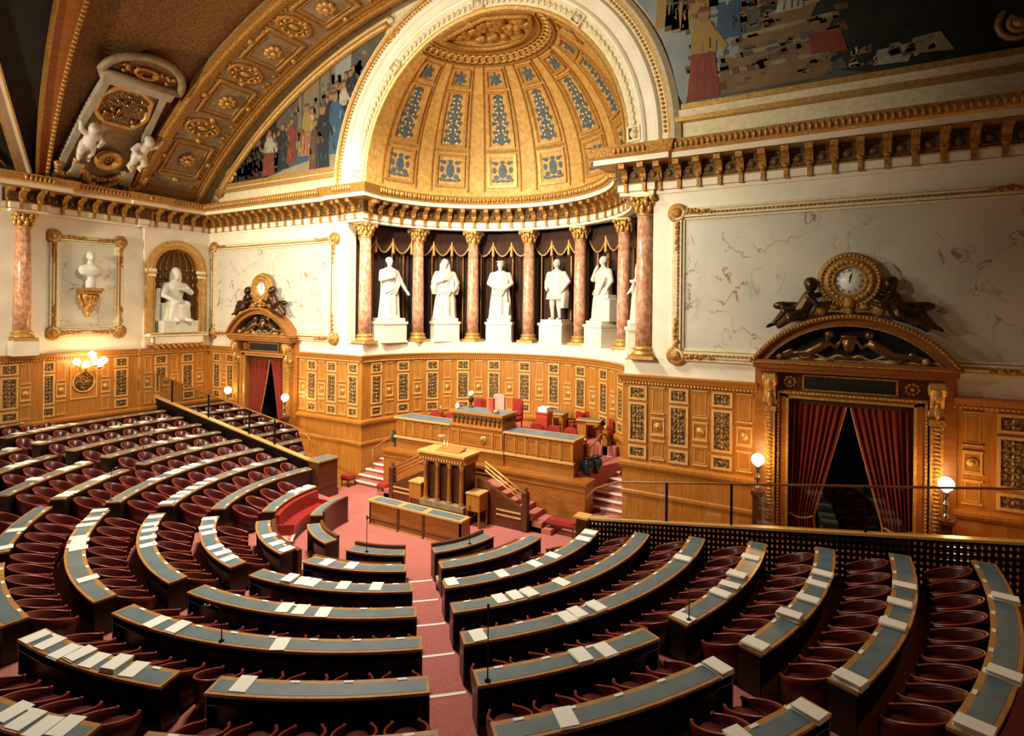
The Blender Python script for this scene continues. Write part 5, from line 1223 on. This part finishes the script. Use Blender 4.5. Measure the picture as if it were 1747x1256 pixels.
# ---------------------------------------------------------------- rostrum
FP=1.68
m=MB(); vs=[ell(6.06,5.5,t) for t in range(180,-1,-6)]
vs=[(x,max(y,0.2)) for x,y in vs]
pl=[(x,y) for x,y in vs if y>3.2]
m.prism([(-4.2,.4)]+[(-5.2,3.2)]+pl+[(5.2,3.2),(4.2,.4)],FL,FP,lambda a,b,d:(a,b,d))
struct(m.build('floor_platform','carpet'),'red carpeted platform inside the round recess')
# stairs left and right
for s,nm in ((-1,'left'),(1,'right')):
    t=wthing('staircase',f'red carpeted steps with cream edges rising beside the {nm} end of the rostrum','stairs',(s*5,1.5,FL))
    m=MB(); n=MB(); N=11; h=(FP-FL)/N
    for i in range(N):
        y0=-.55+i*.37; z=FL+h*(i+1)
        xo=6.0*sqrt(max(.05,1-(max(y0+.2,0)/5.5)**2)) if y0>0 else 6.0
        x0_=(4.24 if y0>.5 else (4.5 if s<0 else 4.9)); ye=y0+.5; x1_=(6.06*sqrt(max(.05,1-(ye/5.5)**2))-.06 if ye>.2 else 5.9)
        if x1_<x0_+.1: continue
        m.box(*sorted((s*x0_,s*x1_)),y0,y0+.5 if i<N-1 else y0+.5,FL,z-.0); n.box(*sorted((s*x0_,s*(x1_))),y0-.03,y0+.07,z-.05,z+.008)
    m.build('carpeted_steps','carpet',t); n.build('step_nosing','step',t)
# base wall, lower desk and upper desk
def panelrow(fr,pn,x0,x1,y,z0,z1,n,pil=.09):
    w=(x1-x0)/n
    for i in range(n):
        c=x0+w*(i+.5); T=FT(c,(z0+z1)/2,y); rectframe(fr,T,w-pil,z1-z0,.04,.035); pn.box(c-w/2+pil,c+w/2-pil,y-.012,y,z0+.05,z1-.05)
        fr.box(c+w/2-pil*.35,c+w/2+pil*.35,y-.05,y,z0-.05,z1+.05)
t=wthing('rostrum_base','long walnut base wall carrying the secretaries desk','rostrum',(0,0,FL))
m=MB(); m.box(-4.45,4.8,-.30,.45,FL,1.42); m.build('body','walnut',t)
m=MB(); m.box(-4.5,4.86,-.36,.5,1.42,1.52); m.box(-4.47,4.82,-.33,-.3,1.22,1.27); m.box(-4.48,4.84,-.34,-.3,FL,.08); m.build('ledge','walnut',t)
t=wthing('secretaries_desk','long panelled walnut desk with slate blue leather top across the rostrum','desk',(0,.6,1.5))
m=MB(); m.box(-4.16,4.16,.16,.30,1.5,2.80); m.box(4.0,4.16,.3,1.05,1.5,2.80); m.box(-4.16,-4.0,.3,1.05,1.5,2.80); m.build('front','walnut',t)
fr=MB(); pn=MB()
panelrow(fr,pn,1.28,4.12,.15,2.14,2.68,6); panelrow(fr,pn,-4.12,-1.28,.15,2.14,2.68,6); panelrow(fr,pn,-1.2,-.8,.10,2.14,2.68,1); panelrow(fr,pn,.8,1.2,.10,2.14,2.68,1); panelrow(fr,pn,-.78,.78,.10,2.14,2.68,1)
fr.build('panel_moulding','oak',t); pn.build('panel','walnut',t)
m=MB(); m.box(-1.27,1.27,.10,.2,1.5,2.80); m.build('centre_front','walnut',t)
m=MB(); m.box(-4.2,4.2,.06,.2,1.98,2.06); m.box(-1.3,1.3,.0,.2,1.98,2.07); m.build('sill','oakl',t)
m=MB(); m.lathe([(.16,0),(.16,.03),(.10,.05),(.08,.1),(0,.13)],16,FT(.0+.35,2.41,.1)@Matrix.Rotation(-pi/2,4,'X')); m.ell((.35,.02,2.46),(.07,.07,.10)); m.build('medallion','goldb',t)
m=MB(); m.box(-4.22,-1.26,.05,1.08,2.80,2.86); m.box(1.26,4.22,.05,1.08,2.80,2.86); m.build('desk_top','oakl',t)
m=MB(); m.box(-4.14,-1.3,.14,1.0,2.858,2.864); m.box(1.3,4.14,.14,1.0,2.858,2.864); m.build('leather_inlay','blue',t)
t=wthing('president_desk','raised carved walnut desk with slate blue top at the centre of the rostrum','desk',(0,.6,2.8))
m=MB(); m.box(-1.18,1.18,.12,1.15,2.80,3.36); m.build('body','walnut',t)
m=MB(); m.box(-1.22,1.22,.05,1.2,2.84,2.92); m.box(-1.26,1.26,.0,1.24,3.36,3.45); m.build('desk_top','oak',t)
m=MB()
for i in range(11): m.ell((-1.05+i*.21,.10,3.2),(.09,.05,.08),8,6); m.ell((-1.05+i*.21,.10,3.05),(.05,.04,.09),7,5)
for i in range(5): m.ell((1.2,.25+i*.2,3.2),(.05,.09,.08),8,6)
m.build('carved_frieze','walnutd',t)
m=MB(); m.box(-1.18,1.18,.08,1.16,3.448,3.455); m.build('leather_inlay','blue',t)
# tribune
t=wthing('tribune','speaker tribune with four gilt-capped wooden columns and dentilled top','lectern',(0,-1.6,FL))
m=MB(); m.box(-.86,.86,-1.86,-1.2,.55,1.95); m.build('body','walnutd',t)
m=MB(); m.box(-1.0,1.0,-2.18,-1.2,FL,.32); m.box(-1.08,1.08,-2.26,-1.2,FL,.05); m.build('plinth','walnutd',t)
m=MB(); m.box(-.98,.98,-2.15,-1.2,.32,.50); m.build('marble_step','stucco',t)
for x in (-.80,-.27,.27,.80):
    m=MB(); m.lathe([(.12,.50),(.12,.56),(.09,.60),(.085,.64),(.078,1.2),(.068,1.74),(.075,1.76)],14,Matrix.Translation((x,-2.0,0))); c=m.build('column','walnut',t)
    g=MB(); g.lathe([(.07,1.73),(.075,1.80),(.11,1.92),(.11,1.95)],14,Matrix.Translation((x,-2.0,0))); g.build('gilt_capital','goldb',c); g=MB(); g.lathe([(.125,.50),(.125,.54),(.09,.60)],14,Matrix.Translation((x,-2.0,0))); g.build('gilt_base','goldb',c)
m=MB(); m.box(-.96,.96,-2.12,-1.2,1.95,2.10); m.box(-1.0,1.0,-2.16,-1.2,2.10,2.24); m.build('entablature','walnut',t)
m=MB()
for i in range(16): m.box(-.93+i*.118,-.87+i*.118,-2.19,-2.1,2.02,2.10)
for i in range(6): m.box(.96,1.03,-2.1+i*.15,-2.04+i*.15,2.02,2.10)
m.build('dentil_row','oakl',t)
m=MB(); m.box(-1.06,1.06,-2.22,-1.15,2.24,2.32); m.build('top_slab','oakl',t)
m=MB(); T=Matrix.Translation((.1,-1.7,2.36))@Matrix.Rotation(.22,4,'X'); m.box(-.5,.5,-.3,.3,-.03,.03,T); m.build('reading_board','oak',t)
for x,y in ((-.35,-1.5),(-.2,-1.52)):
    mm_=mic(x,y,2.33,.52,0,'pale slanting twin microphone on the tribune, '+('left' if x<-.3 else 'right')+' one'); 
    for ch in mm_.children: ch.data.materials[0]=MT['paper']
# tribune stairs and balustrades
for s,nm in ((-1,'left'),(1,'right')):
    t=wthing('tribune_stair',f'carpeted stair with sloping wooden balustrade on the {nm} of the tribune','stairs',(s*2,-1.2,FL))
    m=MB(); N=7
    for i in range(N): x1_=3.95-i*.36; m.box(*sorted((s*1.0,s*x1_)),-1.21,-.32,FL,FL+.18*(i+1))
    m.build('carpeted_steps','carpet',t)
    m=MB(); m.prism([(s*1.05,FL),(s*3.0,FL),(s*3.0,.55),(s*1.3,1.35),(s*1.05,1.4)],-1.40,-1.22,lambda a,b,d:(a,d,b)); m.build('side_wall','walnutd',t)
    m=MB(); m.box(*sorted((s*1.9,s*2.9)),-1.43,-1.38,.25,.30); m.box(*sorted((s*1.9,s*2.9)),-1.43,-1.38,.42,.47); m.build('gilt_strip','oakl',t)
    m=MB()
    for dz in (0,.16,.30): m.tube([(s*1.35,-1.32,2.02-dz),(s*3.02,-1.32,1.12-dz)],.032,8)
    m.build('handrail','oakl' if s>0 else 'walnut',t)
    m=MB(); m.box(*sorted((s*2.93,s*3.13)),-1.43,-1.21,FL,1.16); m.lathe([(.13,1.16),(.13,1.2),(.05,1.24),(.09,1.32),(0,1.38)],12,Matrix.Translation((s*3.03,-1.32,0))); m.build('newel_post','walnutd',t)
# side stands
for s,nm in ((-1,'left'),(1,'right')):
    x0_,x1_=sorted((s*1.02,s*1.58)); y0,y1=(-2.02,-1.45)
    t=wthing('ballot_stand',f'small honey oak box stand on tall legs, {nm} of the tribune','stand',((x0_+x1_)/2,-1.7,FL),'box stands beside the tribune')
    m=MB(); m.box(x0_,x1_,y0,y1,.42,1.0); m.build('box','oak',t); m=MB(); m.box(x0_-.02,x1_+.02,y0-.02,y1+.02,1.0,1.05); m.build('lid','oakl',t)
    for x in (x0_+.03,x1_-.03):
        for y in (y0+.03,y1-.03): g=MB(); g.box(x-.03,x+.03,y-.03,y+.03,FL,.43); g.build('leg','walnut',t)
# stenographers table
t=wthing('stenographers_table','long walnut table with three slate blue pads in front of the tribune','table',(0,-3.5,FL))
m=MB(); m.box(-1.95,1.98,-3.72,-3.66,FL+.06,.66)
for x in (-1.95,1.92): m.box(x,x+.06,-3.72,-3.2,FL+.06,.66)
m.build('modesty_panel','walnut',t)
m=MB()
for x in (-.62,.48): m.box(x-.04,x+.04,-3.75,-3.2,FL,.66)
m.box(-2.0,2.03,-3.76,-3.70,.06,.11); m.build('divider','walnutd',t)
m=MB(); m.box(-1.98,2.0,-3.745,-3.25,FL,FL+.07); m.build('plinth','oakl',t)
m=MB(); m.box(-2.02,2.05,-3.78,-3.22,.67,.73); m.build('table_top','oakl',t)
for a,b in ((-1.85,-.72),(-.5,.38),(.6,1.9)): m=MB(); m.box(a,b,-3.70,-3.32,.728,.736); m.build('leather_pad','blue',t)
# stools and bench
def stool(x,y,w,d,label,cat='stool',name='padded_stool'):
    t=wthing(name,label,cat,(x,y,FL)); m=MB(); m.box(x-w/2,x+w/2,y-d/2,y+d/2,FL+.36,FL+.44); m.box(x-w/2+.03,x+w/2-.03,y-d/2+.03,y+d/2-.03,FL+.44,FL+.48); m.build('seat','redb',t)
    m=MB(); m.box(x-w/2+.02,x+w/2-.02,y-d/2+.02,y+d/2-.02,FL+.28,FL+.36); m.build('apron','walnutd',t)
    for sx in (-1,1):
        for sy in (-1,1): g=MB(); g.tube([(x+sx*(w/2-.05),y+sy*(d/2-.05),FL),(x+sx*(w/2-.05),y+sy*(d/2-.05),FL+.3)],[.022,.03],8); g.build('leg','walnutd',t)
stool(-3.75,-1.0,.48,.42,'red padded stool at the foot of the left steps beside the tribune'); stool(-5.9,-.9,.5,.45,'red padded stool against the left wall corner')
stool(4.2,-.85,1.05,.42,'long red padded bench at the right foot of the rostrum','bench','padded_bench')
# furniture on the platform
def armchair(x,y,z,rz,label,h=.95,matn='redb',group=None):
    t=thing('upholstered_chair',label,'chair',(x,y,z),rz,group)
    m=MB(); m.box(-.27,.27,-.27,.25,.36,.48); m.build('seat',matn,t); m=MB(); m.prism([(-.25,.45),(.25,.45),(.27,h-.1),(.18,h),(-.18,h),(-.27,h-.1)],.20,.29,lambda a,b,d:(a,d,b)); m.build('backrest',matn,t)
    for sx in (-1,1):
        g=MB(); g.box(*sorted((sx*.25,sx*.30)),-.24,.24,.60,.66); g.box(*sorted((sx*.25,sx*.30)),-.24,-.18,.40,.62); g.build('armrest','walnutd',t)
        for sy in (-.23,.23): g=MB(); g.tube([(sx*.23,sy,0),(sx*.23,sy,.38)],[.02,.03],6); g.build('leg','walnutd',t)
    return t
armchair(-.1,1.75,2.6,0,'tall rose upholstered armchair of the president behind the raised desk',1.35,'pink')
m=MB(); m.box(-1.3,1.3,1.2,2.5,FP,2.58); struct(m.build('floor_dais','carpet'),'small raised dais behind the president desk')
armchair(-.95,1.7,2.58,.3,'red chair behind the raised desk, left of the president armchair',1.1); armchair(.75,1.75,2.58,-.2,'red high-backed chair behind the raised desk, right of the president armchair',1.25)
for i,(x,y) in enumerate(((-3.3,1.6),(-2.5,1.65),(-1.75,1.7))): armchair(x,y,FP,0,'red chair behind the left half of the long desk, '+['first','second','third'][i]+' from the left',1.25,'redb','secretaries chairs')
for i,(x,y) in enumerate(((1.75,1.65),(2.55,1.6),(3.3,1.55))): armchair(x,y,FP,0,'red chair behind the right half of the long desk, '+['first','second','third'][i]+' from the left',1.25,'redb','secretaries chairs')
def sidetable(x,y,z,w,d,h,rz,label):
    t=thing('writing_table',label,'table',(x,y,z),rz); m=MB(); m.box(-w/2,w/2,-d/2,d/2,h-.06,h); m.build('table_top','oakl',t); m=MB(); m.box(-w/2+.05,w/2-.05,-d/2+.05,d/2-.05,h,h+.006); m.build('leather_inlay','blue',t)
    m=MB(); m.box(-w/2+.04,-w/2+.42,-d/2+.04,d/2-.04,0,h-.06); m.box(w/2-.1,w/2-.04,-d/2+.04,d/2-.04,0,h-.06); m.box(-w/2+.04,w/2-.04,-d/2+.04,d/2-.04,h-.2,h-.06); m.build('pedestal','oak',t)
pl2=[(x*.992,y*.992) for x,y in [ell(6.06,5.5,t) for t in range(180,-1,-4)] if y>3.35]
m=MB(); m.prism([(pl2[0][0],3.2)]+pl2+[(pl2[-1][0],3.2)],FP,2.06,lambda a,b,d:(a,b,d)); struct(m.build('floor_rear','carpet'),'red carpeted rear step of the platform')
sidetable(1.45,4.35,2.06,.9,.8,.95,.1,'oak pedestal table with dark leather top on the platform behind the long desk')
sidetable(3.15,4.0,2.06,1.05,.5,.85,.15,'second oak writing table nearer the right stairs')
armchair(2.25,4.5,2.06,-.6,'red chair at the right side of the oak pedestal table',1.0); armchair(3.3,4.38-.0,2.06,-.2,'red chair behind the table near the right stairs',1.0) if False else armchair(2.75,4.62,2.06,-.1,'red chair behind the table near the right stairs',1.0); armchair(3.95,3.72,2.06,-1.0,'red chair at the right end of the table near the stairs',1.0)
# red cabinet with white top
t=wthing('red_cabinet','tall red lacquer cabinet with white papers on top beside the raised desk','cabinet',(1.75,2.55,FP))
m=MB(); m.box(1.5,2.0,2.3,2.8,FP,3.25); m.build('body','redpaint',t); m=MB(); m.box(1.47,2.03,2.27,2.83,3.25,3.30); m.build('top','redpaint',t)
m=MB(); m.box(1.55,1.95,2.35,2.75,3.305,3.50); tag(m.build('paper_stack','paper',loc=(1.75,2.55,3.305)),'white stack of papers on the tall red cabinet','papers')
# things on the desks
t=wthing('desk_lamp','dark brass desk lamp with white shade on the raised desk','lamp',(-.85,1.0,3.455))
m=MB(); m.lathe([(.10,0),(.10,.03),(.03,.06),(.03,.18),(.10,.26),(.12,.36),(.03,.42),(.02,.5)],14,Matrix.Translation((-.85,1.0,3.455))); m.build('stand','bronze',t); m=MB(); m.ell((-.85,1.0,4.02),(.12,.12,.12)); m.build('shade','paper',t)
m=MB(); m.lathe([(.05,0),(.09,.06),(.10,.14),(.05,.2),(.06,.24),(0,.24)],14); v=m.build('vase','dial'); v.location=(-1.08,.35,3.456); tag(v,'small white vase at the left corner of the raised desk','vase')
m=MB(); m.lathe([(.07,0),(.07,.05),(.03,.07),(.0,.16)],12); v=m.build('inkwell','bronze'); v.location=(.55,.5,3.456); tag(v,'dark bronze inkwell on the raised desk','inkwell')
m=MB(); m.lathe([(.11,0),(.12,.1),(.09,.14),(0,.15)],14); v=m.build('bell','goldb'); v.location=(.8,.3,3.456); tag(v,'brass bell near the right corner of the raised desk','bell')
m=MB(); m.box(-.11,.11,-.06,.06,0,.5); v=m.build('book','redpaint'); v.location=(.3,.75,3.456); tag(v,'upright red book on the raised desk','book')
for i,(x,y,z,l) in enumerate(((4.45,.75,1.52,'front'),(4.62,1.15,1.52,'rear'),(-4.3,.35,1.52,'left'))):
    t=thing('glazed_urn','' if 0 else ('dark blue glazed urn at the left end of the long desk' if l=='left' else f'dark blue glazed urn at the right end of the long desk, {l} one'),'urn',(x,y,z))
    if l=='left': t.location=(-4.32,.35,1.52)
    m=MB(); m.lathe([(.10,0),(.12,.03),(.06,.08),(.20,.25),(.24,.40),(.20,.52),(.12,.58),(.16,.64),(.0,.6)],18); m.build('body','urn',t); m=MB(); m.lathe([(.14,.60),(.17,.62),(.17,.66),(.13,.66)],18); m.build('rim','bronze',t)
# stair railings inside the recess
for s,nm in ((1,'right'),(-1,'left')):
    t=wthing('stair_railing',f'brass and wood handrail on turned posts beside the {nm} stairs','railing',(s*4.15,2.0,FP))
    for y,z in ((3.3,FP),(1.25,1.52)):
        m=MB(); m.box(s*4.15-.10,s*4.15+.10,y-.10,y+.10,z,z+1.0); m.build('newel_post','walnut',t); m=MB(); m.lathe([(.05,1.0),(.04,1.04),(.09,1.12),(.05,1.2),(0,1.22)],12,Matrix.Translation((s*4.15,y,z))); m.build('finial','goldb',t)
    m=MB(); m.tube([(s*4.15,3.3,FP+.85),(s*4.2,2.6,FP+.95),(s*4.2,1.9,2.4),(s*4.15,1.25,2.3)],.04,8)
    for y in (1.6,2.0,2.4,2.8): m.tube([(s*4.17,y,1.55),(s*4.17,y,2.4)],.025,6)
    m.build('handrail','walnut',t)
m=MB(); m.tube([(-5.6,.25,1.25),(-4.75,2.6,2.5),(-4.4,3.3,2.9)],.035,8); m.tube([(-5.6,.25,1.25),(-5.6,.25,.2)],.03,8); tag(m.build('handrail','walnut',loc=(-5.6,.25,.2)),'slanting wooden handrail climbing the left steps','handrail')
# ---------------------------------------------------------------- light
def area(name,loc,to,size,power,col,sy=None):
    l=bpy.data.lights.new(name,'AREA'); l.energy=power; l.color=col; l.size=size
    if sy: l.shape='RECTANGLE'; l.size_y=sy
    o=bpy.data.objects.new(name,l); C.objects.link(o); o.location=loc
    o.rotation_euler=(Vector(to)-Vector(loc)).to_track_quat('-Z','Y').to_euler(); return o
def point(name,loc,power,col,r=.15):
    l=bpy.data.lights.new(name,'POINT'); l.energy=power; l.color=col; l.shadow_soft_size=r; o=bpy.data.objects.new(name,l); C.objects.link(o); o.location=loc; return o
area('skylight',(-1.5,-6.0,16.5),(-3,-2.5,0),3.0,2550,(1,.91,.72),3).data.spread=radians(138)
area('gallery_flood_left',(-14,-20,11.0),(-7.5,4,8.6),.9,1050,(1,.86,.62)).data.spread=radians(92)
area('frontal_fill',(0,-17,13.0),(-1.5,3,11.5),1.2,1200,(1,.88,.64)).data.spread=radians(95)  # unseen frontal fill lamp added to brighten the arch and recess
for x,l in LAMPS: point('globe_bulb',(x,-.95,3.23),60,(1,.52,.16),.2)
for a,o,z in GL[:3]: point('sconce_bulb',tuple(TS(6.0,0,0)@Vector((a,o+.25,z))),24,(1,.52,.16),.15)
w=bpy.data.worlds.new('world'); bpy.context.scene.world=w; w.use_nodes=True
w.node_tree.nodes['Background'].inputs[0].default_value=(.9,.72,.5,1); w.node_tree.nodes['Background'].inputs[1].default_value=.06
v=bpy.context.scene.view_settings; v.view_transform='Standard'; v.look='None'; v.exposure=.22; v.gamma=1; v.use_curve_mapping=False
